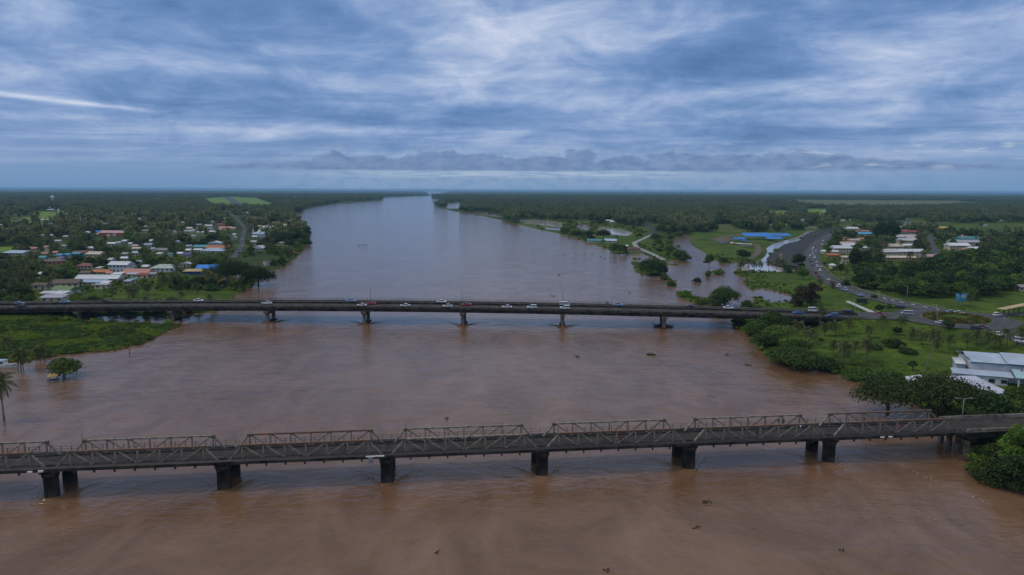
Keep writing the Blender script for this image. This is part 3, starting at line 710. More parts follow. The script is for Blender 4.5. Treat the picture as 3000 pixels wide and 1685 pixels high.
# ------------------------------------------------------------------ buildings
PAL = dict(white=(.60, .63, .68), lilac=(.46, .46, .53), pale_blue=(.32, .46, .60), blue=(.008, .215, .66), cyan=(.04, .34, .60), teal=(.04, .28, .30), red=(.30, .06, .05), dark_red=(.17, .05, .045),
           salmon=(.42, .20, .16), orange=(.46, .15, .05), brown=(.105, .075, .062), green=(.12, .22, .07), cream=(.56, .49, .38), tan=(.46, .34, .16), grey=(.28, .28, .30), pink=(.50, .30, .33),
           pale_green=(.40, .49, .45), purple=(.18, .13, .32), yellow=(.55, .44, .09), dark_blue=(.03, .08, .30))
RM = {k: pmat('roof_' + k, v, .55, .12, .33, spec=.4, objvar=.22, col2=tuple(c * .62 + d * .24 for c, d in zip(v, (.22, .12, .07))), detail=6) for k, v in PAL.items()}
WM = {k: pmat('wall_' + k, v, .85, .12, .5, objvar=.08) for k, v in PAL.items()}
def unit_box():
    b = MB(); b.box((0, 0, .5), (1, 1, 1)); return b
def unit_roof(kind):
    b = MB()
    if kind in ('gable', 'hip'):
        h = .5 if kind == 'gable' else .22; t = -.10
        v = [(-.5, -.5, 0), (.5, -.5, 0), (.5, .5, 0), (-.5, .5, 0), (-h, 0, 1), (h, 0, 1)]
        b.v += v + [(x, y, z + t) for x, y, z in v[:4]]
        for f in ((0, 1, 5, 4), (2, 3, 4, 5), (1, 2, 5), (3, 0, 4), (6, 7, 1, 0), (7, 8, 2, 1), (8, 9, 3, 2), (9, 6, 0, 3), (9, 8, 7, 6)): b.f.append(f); b.sm.append(False)
    elif kind == 'cross':                                   # ridge runs across, gable faces the front
        t = -.10; v = [(-.5, -.5, 0), (.5, -.5, 0), (.5, .5, 0), (-.5, .5, 0), (0, -.5, 1), (0, .5, 1)]
        b.v += v + [(x, y, z + t) for x, y, z in v[:4]]
        for f in ((1, 2, 5, 4), (3, 0, 4, 5), (0, 1, 4), (2, 3, 5), (6, 7, 1, 0), (7, 8, 2, 1), (8, 9, 3, 2), (9, 6, 0, 3), (9, 8, 7, 6)): b.f.append(f); b.sm.append(False)
    else:                                                    # shed: falls towards the front
        b.v += [(-.5, -.5, 0), (.5, -.5, 0), (.5, .5, 1), (-.5, .5, 1), (-.5, -.5, -.12), (.5, -.5, -.12), (.5, .5, .88), (-.5, .5, .88)]
        for f in ((0, 1, 2, 3), (7, 6, 5, 4), (4, 5, 1, 0), (5, 6, 2, 1), (6, 7, 3, 2), (7, 4, 0, 3)): b.f.append(f); b.sm.append(False)
    return b
UB = unit_box().mesh('wall', WM['cream']); UR = {k: unit_roof(k).mesh('roof', RM['white']) for k in ('gable', 'hip', 'cross', 'shed')}
GB = MB().box((0, 0, .5), (1, 1, 1)).mesh('window', M['glass'])
ORD = ['first', 'second', 'third', 'fourth', 'fifth', 'sixth', 'seventh', 'eighth', 'ninth', 'tenth', 'eleventh', 'twelfth', 'thirteenth', 'fourteenth', 'fifteenth', 'sixteenth', 'seventeenth', 'eighteenth', 'nineteenth', 'twentieth']
ORD += ['twenty-' + o for o in ORD[:9]] + ['thirtieth'] + ['thirty-' + o for o in ORD[:9]] + ['fortieth'] + ['forty-' + o for o in ORD[:9]]
KEEP = []                                                    # photograph boxes that trees in front must leave open
HOUSES = []; FOOT = []
def scaled(name, mesh, parent, loc, sc, mat, rz=0.0):
    o = link(name, mesh, parent, loc, rz, mat); o.scale = sc; return o
def house(px, py, wpx, col, kind='gable', wall='cream', rz=None, st=1, depth=None, region='town', rise=None, label=None, name='house', keep=.5, posts=False, wh=None, cat='house', over=.6):
    wh = wh or 2.7 * st; p0 = at(px, py, 3.0); zc = pix(p0)[2]; w = max(4.0, wpx * zc / FPX); d = depth or min(max(w * .62, 5.5), 11)
    rise = rise or (min(2.4, d * .22) if kind != 'shed' else d * .12); g = max(gh(p0.x, p0.y), .6)
    zr = g + wh + rise * .45; p = at(px, py, zr); g = max(gh(p.x, p.y), .6); p = at(px, py, g + wh + rise * .45)
    rz = rng.uniform(-.22, .22) if rz is None else rz
    o = empty(name, (p.x, p.y, g - .15), rz)
    rw, rd = w, d; ww, wd = w - 2 * over, d - 2 * over
    big = wpx >= 14
    if posts:
        for sx in (-1, -.33, .33, 1):
            for sy in (-1, 1): scaled('post', UB, o, (sx * (ww / 2), sy * (wd / 2), 0), (.25, .25, wh), WM['grey'])
    else: scaled('wall', UB, o, (0, 0, 0), (ww, wd, wh + .05), WM[wall])
    scaled('roof', UR[kind], o, (0, 0, wh + .05), (rw, rd, rise), RM[col])
    if kind == 'gable' and not posts:                        # gable ends under the ridge
        gm = MB(); 
        for sx in (-1, 1): gm.v += [(sx * ww / 2, -wd / 2, wh), (sx * ww / 2, wd / 2, wh), (sx * ww / 2, 0, wh + rise * wd / rd)]; k = len(gm.v); gm.f.append((k - 3, k - 2, k - 1)); gm.sm.append(False)
        gm.build('gable_end', WM[wall], o)
    if kind == 'cross' and not posts:
        gm = MB()
        for sy in (-1, 1): gm.v += [(-ww / 2, sy * wd / 2, wh), (ww / 2, sy * wd / 2, wh), (0, sy * wd / 2, wh + rise * ww / rw)]; k = len(gm.v); gm.f.append((k - 3, k - 2, k - 1)); gm.sm.append(False)
        gm.build('gable_end', WM[wall], o)
    if big and not posts:
        n = max(2, min(9, int(ww / 2.7)))
        for s_ in range(st):
            z = s_ * 2.7 + .95
            for i in range(n):
                x = -ww / 2 + (i + .5) * ww / n
                if s_ == 0 and i == n // 2: scaled('door', UB, o, (x, -wd / 2 - .01, .1), (.9, .08, 2.0), WM['brown'])
                else: scaled('window', GB, o, (x, -wd / 2 - .01, z), (1.25, .08, 1.05), M['glass'])
            for sx in (-1, 1): scaled('window', GB, o, (sx * (ww / 2 + .01), 0, z), (.08, 1.2, 1.05), M['glass'])
    o['_px'] = px; HOUSES.append((o, region, col, kind, name, label, cat, px, py, wpx))
    FOOT.append((p.x, p.y, max(w, d) / 2 + 1.5))
    hpx = (wh + rise) * FPX / zc
    if keep: KEEP.append((px - wpx * keep / 2, px + wpx * keep / 2, py - 3, py + hpx * .45, p.y - d / 2))
    return o
def rows(scale, ox, oy, region, text, **kw):
    for ln in text.strip().split('\n'):
        for item in ln.split(';'):
            t = item.split()
            if not t: continue
            a = dict(region=region, **kw); x, y, w = (float(q) for q in t[:3]); col = t[3]
            for e in t[4:]:
                k, v = e.split('='); a[k] = v if k in ('kind', 'wall') else float(v)
            if 'st' in a: a['st'] = int(a['st'])
            house(ox + x / scale, oy + y / scale, w / scale, col, **a)
rows(5.152, 0, 640, 'left bank town', '''
250 500 320 pale_blue kind=shed; 510 440 150 salmon; 885 330 95 lilac; 1000 262 80 white; 1335 205 60 white; 1490 190 60 blue st=2; 2170 180 140 grey kind=shed
1690 368 130 white; 1800 355 95 pale_blue; 1890 330 75 white; 1980 370 60 white; 2050 402 95 pink; 2075 440 140 cream; 2240 385 120 pale_blue; 2290 325 45 white
1360 435 150 white kind=cross; 990 405 80 grey; 710 420 65 pink st=2; 690 515 95 salmon; 850 500 80 salmon; 1210 498 190 dark_red; 915 540 110 cyan; 1020 535 85 cyan; 1165 520 135 cyan wall=teal
660 575 120 teal; 1450 515 240 cream; 930 585 100 purple; 820 622 265 brown kind=hip wall=salmon; 2060 505 110 pale_blue; 1900 520 90 lilac; 1885 585 110 white; 2320 445 65 pale_blue; 2450 460 180 grey; 2420 520 90 white
1690 605 60 white st=2; 1830 668 290 white st=2 wall=white rz=-.08; 1990 715 100 white; 2100 645 80 pale_blue; 2210 710 100 white; 1310 690 240 dark_red kind=hip; 1500 735 80 white kind=shed; 1540 782 250 orange; 1310 802 170 brown
1660 805 90 salmon; 1775 825 150 white kind=shed; 2090 785 420 salmon depth=11; 2160 830 200 red kind=hip; 2010 825 180 lilac kind=shed; 2310 820 120 grey; 1510 872 630 white depth=9 wall=cream rz=0; 1400 938 400 pale_blue kind=shed depth=7 rz=0 wall=cream
1600 955 120 white kind=shed; 1540 985 230 lilac kind=shed depth=4; 990 940 400 brown rz=.28 depth=9; 620 985 210 brown rz=.1; 720 1108 165 lilac kind=shed; 915 1110 240 white kind=shed depth=6; 820 1165 330 lilac kind=shed depth=7 rz=.12
2020 905 80 teal kind=shed; 1940 930 90 pale_blue kind=shed; 640 820 80 white''')
rows(4.256, 450, 560, 'left bank town', '''
145 930 290 pale_green kind=hip wall=white rz=.05; 405 893 160 lilac kind=cross wall=cream; 680 935 250 blue depth=10 rz=.1; 500 983 220 tan wall=dark_blue kind=shed rz=.12; 340 765 80 white; 430 782 95 dark_blue; 210 775 45 teal
440 725 60 white st=2; 445 675 70 pale_blue; 755 722 270 pale_blue kind=hip; 560 722 100 white; 812 690 275 orange wall=cream rz=-.03; 590 680 160 teal wall=cream; 770 632 150 white kind=cross wall=white st=2; 310 620 55 pale_blue; 1000 570 85 white kind=cross
1320 692 190 lilac kind=cross wall=cream rz=-.1 depth=13; 1260 560 60 white; 1580 635 80 white; 1250 622 70 lilac; 705 425 90 white st=2 wall=white; 565 412 70 pale_blue; 430 455 110 cream; 430 492 115 pale_green
840 410 120 dark_red; 900 450 165 salmon; 980 455 90 pink; 740 498 80 white; 590 505 90 white; 1440 440 170 white; 1520 388 220 brown wall=pink; 1645 415 110 cream; 1160 265 90 white; 1190 320 55 white; 1090 230 70 cream; 1325 430 40 yellow st=2
500 552 55 pale_blue; 115 720 150 grey; 90 770 60 cream; 1240 325 90 brown; 1340 330 70 brown''')
rows(5.152, 0, 540, 'far left woods', '''
35 335 40 teal; 180 325 60 pink; 225 328 40 white; 600 355 60 lilac; 760 345 110 white; 770 378 95 white; 895 378 50 white; 915 408 70 white; 1040 440 90 orange; 1615 425 90 red; 1625 442 40 white; 1410 375 50 white; 1225 345 45 grey
1810 318 60 grey; 690 527 100 white; 655 598 45 white; 290 545 90 cream; 235 610 60 white; 2100 517 50 white; 40 458 70 blue; 1330 400 40 white; 110 345 70 grey; 1590 585 80 grey; 1985 250 25 white; 1100 350 60 white; 2360 215 60 grey; 20 605 40 white''', keep=.8)
rows(3.435, 1250, 540, 'right bank', '''
1830 360 70 white; 1880 372 70 white; 1640 512 90 orange st=1; 1690 558 150 teal kind=shed; 1850 556 130 pale_blue; 2085 640 130 dark_red kind=hip; 1995 615 60 white; 950 213 40 white; 2460 238 20 white''')
house(1900 + 1430 / 4.522, 620 + 303 / 4.522, 330 / 4.522, 'blue', 'shed', rz=.02, depth=15, posts=True, wh=4.5, rise=3.2, region='market', name='market_hall', cat='market hall', label='long bright blue roofed market hall left of the gravel apron')
house(1900 + 1735 / 4.522, 620 + 303 / 4.522, 255 / 4.522, 'blue', 'shed', rz=-.02, depth=13, posts=True, wh=4.2, rise=2.6, region='market', name='market_hall', cat='market hall', label='blue roofed market hall at the right end beside the flooded ditch')
house(1900 + 1660 / 4.522, 620 + 345 / 4.522, 200 / 4.522, 'blue', 'shed', rz=0.0, depth=10, posts=True, wh=3, rise=2.0, region='market', name='market_shelter', cat='shelter', label='low blue roofed shelter in front of the two market halls')
house(1900 + 1195 / 4.522, 620 + 350 / 4.522, 150 / 4.522, 'blue', 'gable', rz=.05, depth=9, posts=True, wh=3, region='market', name='market_shelter', cat='shelter', label='small blue gabled shelter left of the market halls')
house(1900 + 1285 / 4.522, 620 + 378 / 4.522, 95 / 4.522, 'dark_blue', 'hip', depth=7, posts=True, wh=2.6, region='market', name='market_stall', cat='stall', label='dark blue canopied stall in front of the market')
house(1900 + 1015 / 4.522, 620 + 405 / 4.522, 60 / 4.522, 'dark_blue', 'hip', depth=5, posts=True, wh=2.2, region='market', name='market_stall', cat='stall', label='lone dark blue tarpaulin stall at the left of the market yard')
house(1900 + 1290 / 4.522, 620 + 426 / 4.522, 150 / 4.522, 'cream', 'shed', depth=5, wh=2.2, region='market', name='market_stall', cat='stall', label='cream roofed low stall at the front edge of the market yard')
for i, (x, c) in enumerate(((1105, 'white'), (1140, 'salmon'), (1180, 'pale_blue'), (1215, 'white'))):
    house(1900 + x / 4.522, 620 + 410 / 4.522 + i * .8, 32 / 4.522, c, 'hip', depth=4, posts=True, wh=2.2, region='market', name='market_stall', cat='stall', label=f'small {c.replace("_"," ")} canopy, {ORD[i]} from left in the row of stalls')
rows(3.963, 2350, 600, 'housing estate', '''
700 326 290 cyan wall=cream depth=9; 725 300 100 salmon; 570 265 135 white; 655 283 50 red; 510 378 65 red kind=hip; 600 402 125 cream; 692 388 105 salmon wall=yellow; 525 436 160 salmon; 510 452 170 white wall=cream; 450 485 195 white wall=cream st=2
735 490 120 white wall=cream; 1170 300 140 red; 1285 305 125 red; 1200 358 270 lilac wall=cream; 1260 372 130 pink; 1215 398 190 white wall=cream st=2; 1055 465 200 cream; 1205 460 120 white; 1160 525 440 white wall=cream depth=9 st=2; 1010 530 180 white wall=cream st=2
345 572 140 orange wall=tan; 495 598 85 cream st=2; 380 535 70 white; 1860 358 140 salmon; 1920 378 235 teal wall=cyan st=2; 1880 418 325 lilac wall=cream st=2; 1800 455 225 white wall=cream st=2; 1990 495 135 white wall=cream st=2; 1880 510 95 salmon
1935 575 125 white wall=blue; 1640 260 105 yellow wall=yellow; 1500 585 155 pink wall=cream; 1220 210 75 teal; 1130 253 45 white; 2420 100 120 white; 470 175 50 white; 1690 455 60 white; 1110 600 380 cream wall=tan depth=6; 240 530 45 white; 2545 830 70 cream kind=hip; 2545 935 100 grey
350 690 50 white kind=hip''', rz=.02)
_hr = random.Random(5)
for (x0, x1, y0, y1, n, rg) in ((10, 690, 598, 690, 34, 'far left woods'), (2230, 2980, 606, 660, 16, 'far right woods')):
    for i in range(n):
        x = x0 + (x1 - x0) * (i + _hr.random()) / n; y = y0 + (y1 - y0) * _hr.random() ** .8
        if 585 < x < 820 and y < 612: continue
        house(x, y, _hr.uniform(7, 14), _hr.choice(('white', 'white', 'lilac', 'pale_blue', 'grey', 'cream', 'salmon', 'red', 'pale_green', 'cyan')), _hr.choice(('gable', 'hip')), _hr.choice(('cream', 'white', 'grey')), region=rg, keep=.6)
# school with a long pale roof and orange walls, far big building, mosque
house(1755 / 5.152, 640 + 196 / 5.152, 400 / 5.152, 'pink', 'gable', 'orange', rz=.06, depth=16, region='town', name='school_building', cat='school', label='long orange walled building with pale pink roof amid the left palms', wh=4.5)
house(1580 / 5.152, 640 + 222 / 5.152, 170 / 5.152, 'white', 'gable', 'salmon', rz=.06, depth=10, region='town', name='school_building', cat='school', label='pale wing at the left end of the orange building')
house(873, 575.5, 33, 'pink', 'gable', 'white', rz=0, depth=30, wh=9, region='town', name='hangar', cat='building', label='big pale hangar by the river beyond the airfield')
house(861, 579.5, 18, 'white', 'gable', 'white', rz=0, depth=20, wh=6, region='town', name='hangar', cat='building', label='low white shed left of the big hangar')
mq = house(450 + 1320 / 4.256, 560 + 520 / 4.256, 150 / 4.256, 'pale_blue', 'shed', 'white', rz=0, depth=12, wh=4.5, region='town', name='mosque', cat='mosque', label='white domed mosque with pale blue roof right of the town road')
dm = MB(); kk = 14
for j in range(7):
    a = j / 6 * math.pi / 2
    for i in range(kk): t = 2 * math.pi * i / kk; dm.v.append((2.6 * math.cos(a) * math.cos(t), 2.6 * math.cos(a) * math.sin(t), 5.6 + 2.9 * math.sin(a)))
for j in range(6):
    for i in range(kk): i2 = (i + 1) % kk; dm.f.append((j * kk + i, j * kk + i2, (j + 1) * kk + i2, (j + 1) * kk + i)); dm.sm.append(True)
dm.tube([(0, 0, 8.4), (0, 0, 9.6)], .1, 6); dm.tube([(0, 0, 4.6), (0, 0, 5.7)], 2.6, 14); dm.build('dome', M['white'], mq)
mn = MB(); mn.tube([(-6.5, -3, 0), (-6.5, -3, 9.5)], .6, 8); mn.tube([(-6.5, -3, 9.5), (-6.5, -3, 11)], [.75, .05], 8); mn.build('minaret', M['white'], mq)
# near green roofed house with its white gable end to the right
house(0 + 995 / 5.152, 640 + 1042 / 5.152, 360 / 5.152, 'green', 'gable', 'white', rz=-.30, depth=8.5, region='town', name='house', label='green roofed white house with its gable end facing the bridge')
# ordinal labels among roofs of one colour in one district
from collections import defaultdict
byk = defaultdict(list)
for h in HOUSES: byk[(h[1], h[2])].append(h)
WHERE = {'left bank town': 'on the left bank', 'far left woods': 'in far left woods', 'far right woods': 'in far right woods', 'right bank': 'on the right river bank', 'housing estate': 'on the right estate'}
for (reg, col), lst in byk.items():
    lst.sort(key=lambda h: h[7]); n = 0; un = [h for h in lst if not h[5]]
    for h in lst:
        o, label = h[0], h[5]
        if not label:
            cn = col.replace('_', ' '); kd = {'hip': 'hip', 'shed': 'lean-to', 'cross': 'gable', 'gable': 'pitched'}[h[3]]
            label = f'only {cn} {kd} roofed house {WHERE[reg]}' if len(un) == 1 else f'{cn} {kd} roofed house, {ORD[n]} from left of its colour {WHERE[reg]}'
            n += 1
        tag(o, label, h[6], {'left bank town': 'houses of the left bank town', 'far left woods': 'roofs in the far left woods', 'far right woods': 'roofs in the far right woods', 'right bank': 'houses on the right river bank', 'market': 'market buildings', 'housing estate': 'houses of the right estate'}.get(reg))
        if '_px' in o: del o['_px']
# ------------------------------------------------------------------ plants: meshes
def arr_mesh(name, V, F, mats, mi=None, smooth=False):
    me = bpy.data.meshes.new(name); V = np.asarray(V, np.float32); F = np.asarray(F, np.int32); k = F.shape[1]
    me.vertices.add(len(V)); me.vertices.foreach_set('co', V.ravel())
    me.loops.add(F.size); me.loops.foreach_set('vertex_index', F.ravel())
    me.polygons.add(len(F)); me.polygons.foreach_set('loop_start', np.arange(0, F.size, k, dtype=np.int32)); me.polygons.foreach_set('loop_total', np.full(len(F), k, np.int32))
    for m in mats: me.materials.append(m)
    if mi is not None: me.polygons.foreach_set('material_index', np.asarray(mi, np.int32))
    me.update(calc_edges=True); return me
def leaf_cloud(g, lobes, n, size, outward=.55):
    """n leaf-clump quads spread through the shells of ellipsoid lobes; returns V, F."""
    lobes = np.asarray(lobes, float); vol = (lobes[:, 3] * lobes[:, 4] * lobes[:, 5]) ** .67; pr = vol / vol.sum()
    k = g.choice(len(lobes), n, p=pr); L = lobes[k]
    d = g.normal(size=(n, 3)); d[:, 2] = np.where(d[:, 2] < -.3, -d[:, 2] * .6, d[:, 2]); d /= np.linalg.norm(d, axis=1)[:, None]
    r = np.clip(g.normal(.90, .14, n), .35, 1.12)[:, None]
    C = L[:, :3] + d * r * L[:, 3:6]
    nrm = d * outward + g.normal(size=(n, 3)) * (1 - outward); nrm[:, 2] += .25; nrm /= np.linalg.norm(nrm, axis=1)[:, None]
    a = np.cross(nrm, g.normal(size=(n, 3))); a /= np.linalg.norm(a, axis=1)[:, None] + 1e-9; b = np.cross(nrm, a)
    s = size * g.uniform(.55, 1.35, n)[:, None]
    t = g.uniform(.55, .95, n)[:, None]
    V = np.stack([C - a * s, C - b * s * t + nrm * s * .15, C + a * s, C + b * s * t + nrm * s * .15], 1).reshape(-1, 3)
    return V, np.arange(n * 4).reshape(n, 4)
def make_lobes(g, w, h, n, flat=.55, base=.3):
    """lobes for a crown of width w between heights base*h and h."""
    out = []
    for i in range(n):
        a = g.uniform(0, 2 * math.pi); q = math.sqrt(g.uniform(0, 1)); rr = g.uniform(.20, .34) * w
        top = h - rr * flat - (q ** 2) * h * g.uniform(.12, .34); z = g.uniform(min(top, max(base * h + rr * flat * .6, top - .28 * h)), top) if base > .02 else g.uniform(min(top, rr * flat * .5), top)
        out.append((math.cos(a) * q * (w / 2 - rr * .75), math.sin(a) * q * (w / 2 - rr * .75), z, rr, rr, rr * flat * g.uniform(.8, 1.25)))
    out.append((0, 0, h * .72, w * .26, w * .26, h * .24)); return out
def trunk_mb(g, h, r, lobes, limbs=5):
    b = MB(); lean = g.normal(0, .03, 2) * h
    b.tube([(0, 0, -.6), (lean[0] * .3, lean[1] * .3, h * .28), (lean[0], lean[1], h * .6)], [r * 1.35, r, r * .5], 7)
    for i in g.choice(len(lobes), min(limbs, len(lobes)), replace=False):
        L = lobes[i]; s = h * g.uniform(.22, .42)
        b.tube([(lean[0] * .4, lean[1] * .4, s), (L[0] * .5, L[1] * .5, s + (L[2] - s) * .6), (L[0] * .9, L[1] * .9, L[2])], [r * .5, r * .32, r * .12], 5)
    return b
class Kind: pass
def broad_kind(seed, w, h, nl, nq, size, mat, flat=.6, base=.28, tr=.28):
    g = np.random.default_rng(seed); k = Kind(); lb = make_lobes(g, w, h, nl, flat, base)
    V, F = leaf_cloud(g, lb, nq, size); k.crown = arr_mesh('crown', V, F, [mat]); k.trunk = trunk_mb(g, h, tr, lb).mesh('trunk', M['trunk']); k.w, k.h = w, h; return k
def joined(name, k, mats):                                   # trunk and crown in one mesh, for the far masses
    b = bmesh.new(); b.from_mesh(k.trunk); b.from_mesh(k.crown); me = bpy.data.meshes.new(name); 
    b.to_mesh(me); b.free(); nt_ = len(k.trunk.polygons)
    me.materials.append(mats[0]); me.materials.append(mats[1]); mi = np.ones(len(me.polygons), np.int32); mi[:nt_] = 0; me.polygons.foreach_set('material_index', mi); me.update(); return me
def frond_arrays(g, length, az, el0, droop, seg, leaflets, width):
    """one palm frond leaving the crown at azimuth az, elevation el0, bending down by droop."""
    V, F = [], []; p = np.zeros(3); e = el0; hd = np.array([math.cos(az), math.sin(az), 0]); sd = np.array([-math.sin(az), math.cos(az), 0]); P = [p.copy()]; E = [e]
    for i in range(seg):
        e = el0 - droop * ((i + 1) / seg) ** 1.4; p = p + (hd * math.cos(e) + np.array([0, 0, math.sin(e)])) * length / seg; P.append(p.copy()); E.append(e)
    if not leaflets:
        for i in range(seg + 1):
            t = i / seg; w = width * (.25 + 1.5 * t) * (1 - t) ** .6 if t < 1 else .02; w = max(w, .05)
            V += [P[i] + sd * w + np.array([0, 0, -.55 * w]), P[i], P[i] - sd * w + np.array([0, 0, -.55 * w])]
        for i in range(seg):
            a = i * 3; F += [(a, a + 1, a + 4, a + 3), (a + 1, a + 2, a + 5, a + 4)]
    else:
        n = leaflets
        for i in range(n):
            t = .12 + .88 * i / (n - 1); f = t * seg; j = min(int(f), seg - 1); q = P[j] + (P[j + 1] - P[j]) * (f - j); ee = E[j]; fw = hd * math.cos(ee) + np.array([0, 0, math.sin(ee)])
            L = width * 1.6 * (math.sin(math.pi * min(1, .18 + .82 * t)) ** .7 + .12); w = length / n * .42
            for s in (-1, 1):
                tip = q + sd * s * L * .8 + fw * L * .5 + np.array([0, 0, -L * g.uniform(.35, .75)]); k = len(V)
                V += [q - fw * w, q + fw * w, tip + fw * w * .3, tip - fw * w * .3]; F.append((k, k + 1, k + 2, k + 3))
        for i in range(seg):
            k = len(V); w = .035; V += [P[i] + sd * w, P[i] - sd * w, P[i + 1] - sd * w, P[i + 1] + sd * w]; F.append((k, k + 1, k + 2, k + 3))
    return V, F
def palm_kind(seed, h, length, nf, seg=5, leaflets=0, lean=.06, split=False):
    g = np.random.default_rng(seed); k = Kind(); k.h = h; k.w = length * 1.8; lx, ly = g.normal(0, lean, 2) * h
    b = MB(); b.tube([(0, 0, -.5), (lx * .25, ly * .25, h * .35), (lx * .6, ly * .6, h * .7), (lx, ly, h)], [.24, .17, .14, .12], 6); k.trunk = b.mesh('trunk', M['palmtrunk'])
    V, F, k.fronds, mi = [], [], [], []
    for i in range(nf):
        q = i / (nf - 1); el = R(80) - q * R(118) + g.normal(0, .08); az = i * 2.39996 + g.normal(0, .15)
        v, f = frond_arrays(g, length * g.uniform(.82, 1.1), az, el, R(70) + g.uniform(0, .5) - q * .3, seg, leaflets, length * .17)
        n = len(V); V += [tuple(x) for x in v]; F += [tuple(n + j for j in ff) for ff in f]; mi += [1 if q > .90 else 0] * len(f)
        if split: k.fronds.append(arr_mesh('frond', v, f, [M['palmdry'] if q > .93 else M['palm']]))
    V = np.array(V) + np.array([lx, ly, h]); k.top = (lx, ly, h)
    k.crown = arr_mesh('crown', V, F, [M['palm'], M['palmdry']], mi); return k
NEARPALM = [palm_kind(100 + i, h, l, 20, 6, 15, .05, True) for i, (h, l) in enumerate(((7.2, 4.0), (8.4, 4.3), (6.2, 3.8)))]
MIDPALM = [palm_kind(120 + i, h, l, 17, 5, 8, .05) for i, (h, l) in enumerate(((7.5, 3.9), (9.5, 4.2), (11.0, 4.2)))]
FARPALM = [palm_kind(140 + i, h, l, 15, 3, 0, .04) for i, (h, l) in enumerate(((9, 4.2), (11.5, 4.4), (13, 4.5)))]
MIDTREE = [broad_kind(200, 9, 8.0, 10, 1500, .42, M['leaf']), broad_kind(201, 11, 9.0, 13, 1800, .45, M['darkleaf']), broad_kind(202, 8, 7.0, 9, 1400, .40, M['leaf2']), broad_kind(203, 12, 8.5, 14, 1900, .45, M['leaf'], .5), broad_kind(204, 7, 9.5, 9, 1300, .42, M['darkleaf'], .8)]
FARTREE = [broad_kind(220, 10, 9.5, 9, 300, .85, M['leaf']), broad_kind(221, 12, 10.5, 10, 340, .95, M['darkleaf']), broad_kind(222, 9, 8.5, 8, 280, .8, M['leaf2'])]
BUSH = [broad_kind(240 + i, 3.4, 2.0, 6, 260, .26, m, .6, 0.0, .05) for i, m in enumerate((M['grassleaf'], M['leaf2'], M['leaf'], M['grassleaf']))]
TUFT = [broad_kind(250 + i, 4.2, 1.15, 7, 170, .34, m, .4, 0.0, .05) for i, m in enumerate((M['grassleaf'], M['grassleaf'], M['leaf2'], M['leaf']))]
CASUARINA = broad_kind(260, 13, 19, 22, 2600, .5, M['darkleaf'], 1.0, .15, .4)
def clump(seed, kinds, n, r):
    g = np.random.default_rng(seed); b = bmesh.new()
    for i in range(n):
        k = kinds[g.integers(len(kinds))]; a = g.uniform(0, 6.28); q = r * math.sqrt(g.uniform(0, 1)); s = g.uniform(.75, 1.15); n0 = len(b.verts)
        b.from_mesh(k.crown); b.verts.ensure_lookup_table(); mt = Matrix.Translation((math.cos(a) * q, math.sin(a) * q, 0)) @ Matrix.Rotation(g.uniform(0, 6.28), 4, 'Z') @ Matrix.Scale(s, 4)
        bmesh.ops.transform(b, matrix=mt, verts=b.verts[n0:])
    me = bpy.data.meshes.new('clump'); b.to_mesh(me); b.free(); return me
fp_lo = [palm_kind(160 + i, h, 4.4, 11, 2, 0, .04) for i, h in enumerate((9, 11.5))]
ft_lo = [broad_kind(180 + i, 11, h, 8, 130, 1.25, m) for i, (h, m) in enumerate(((9.5, M['leaf']), (10.5, M['darkleaf'])))]
CL_P = [clump(300 + i, fp_lo, 7, 9) for i in range(2)]
CL_T = [clump(310 + i, ft_lo, 4, 8) for i in range(3)]
for m_ in CL_P: m_.materials.append(M['palm'])
for i, m_ in enumerate(CL_T): m_.materials.append((M['leaf'], M['darkleaf'], M['leaf2'])[i])

# ------------------------------------------------------------------ plants: masses by geometry nodes
def scatter(name, meshes, pts, label):
    """pts: array of x, y, z, scale, rotation, variant. One object, instances of the given meshes."""
    src = bpy.data.collections.new(name + '_source')
    for i, me_ in enumerate(meshes): src.objects.link(bpy.data.objects.new(f'{name}_source_{i}', me_))
    pts = np.asarray(pts, np.float32); me_ = bpy.data.meshes.new(name); me_.vertices.add(len(pts)); me_.vertices.foreach_set('co', pts[:, :3].ravel())
    for nm, c, ty in (('size', 3, 'FLOAT'), ('turn', 4, 'FLOAT')):
        a = me_.attributes.new(nm, ty, 'POINT'); a.data.foreach_set('value', pts[:, c].copy())
    a = me_.attributes.new('variant', 'INT', 'POINT'); a.data.foreach_set('value', pts[:, 5].astype(np.int32)); me_.update()
    o = link(name, me_); ng = bpy.data.node_groups.new(name, 'GeometryNodeTree')
    ng.interface.new_socket('Geometry', in_out='INPUT', socket_type='NodeSocketGeometry'); ng.interface.new_socket('Geometry', in_out='OUTPUT', socket_type='NodeSocketGeometry')
    N = ng.nodes.new; L = ng.links.new; gi, go = N('NodeGroupInput'), N('NodeGroupOutput')
    ci = N('GeometryNodeCollectionInfo'); ci.inputs['Collection'].default_value = src; ci.inputs['Separate Children'].default_value = True; ci.inputs['Reset Children'].default_value = True
    ip = N('GeometryNodeInstanceOnPoints'); ip.inputs['Pick Instance'].default_value = True
    def attr(nm, ty): n = N('GeometryNodeInputNamedAttribute'); n.data_type = ty; n.inputs['Name'].default_value = nm; return n.outputs['Attribute']
    cx = N('ShaderNodeCombineXYZ'); L(attr('turn', 'FLOAT'), cx.inputs[2]); e2r = N('FunctionNodeEulerToRotation'); L(cx.outputs[0], e2r.inputs[0])
    L(gi.outputs[0], ip.inputs['Points']); L(ci.outputs[0], ip.inputs['Instance']); L(attr('variant', 'INT'), ip.inputs['Instance Index']); L(e2r.outputs[0], ip.inputs['Rotation']); L(attr('size', 'FLOAT'), ip.inputs['Scale'])
    L(ip.outputs[0], go.inputs[0]); md = o.modifiers.new('scatter', 'NODES'); md.node_group = ng
    return tag(o, label, kind='stuff')
PZ = lambda x, y, z=1.6: at(x, y, z)
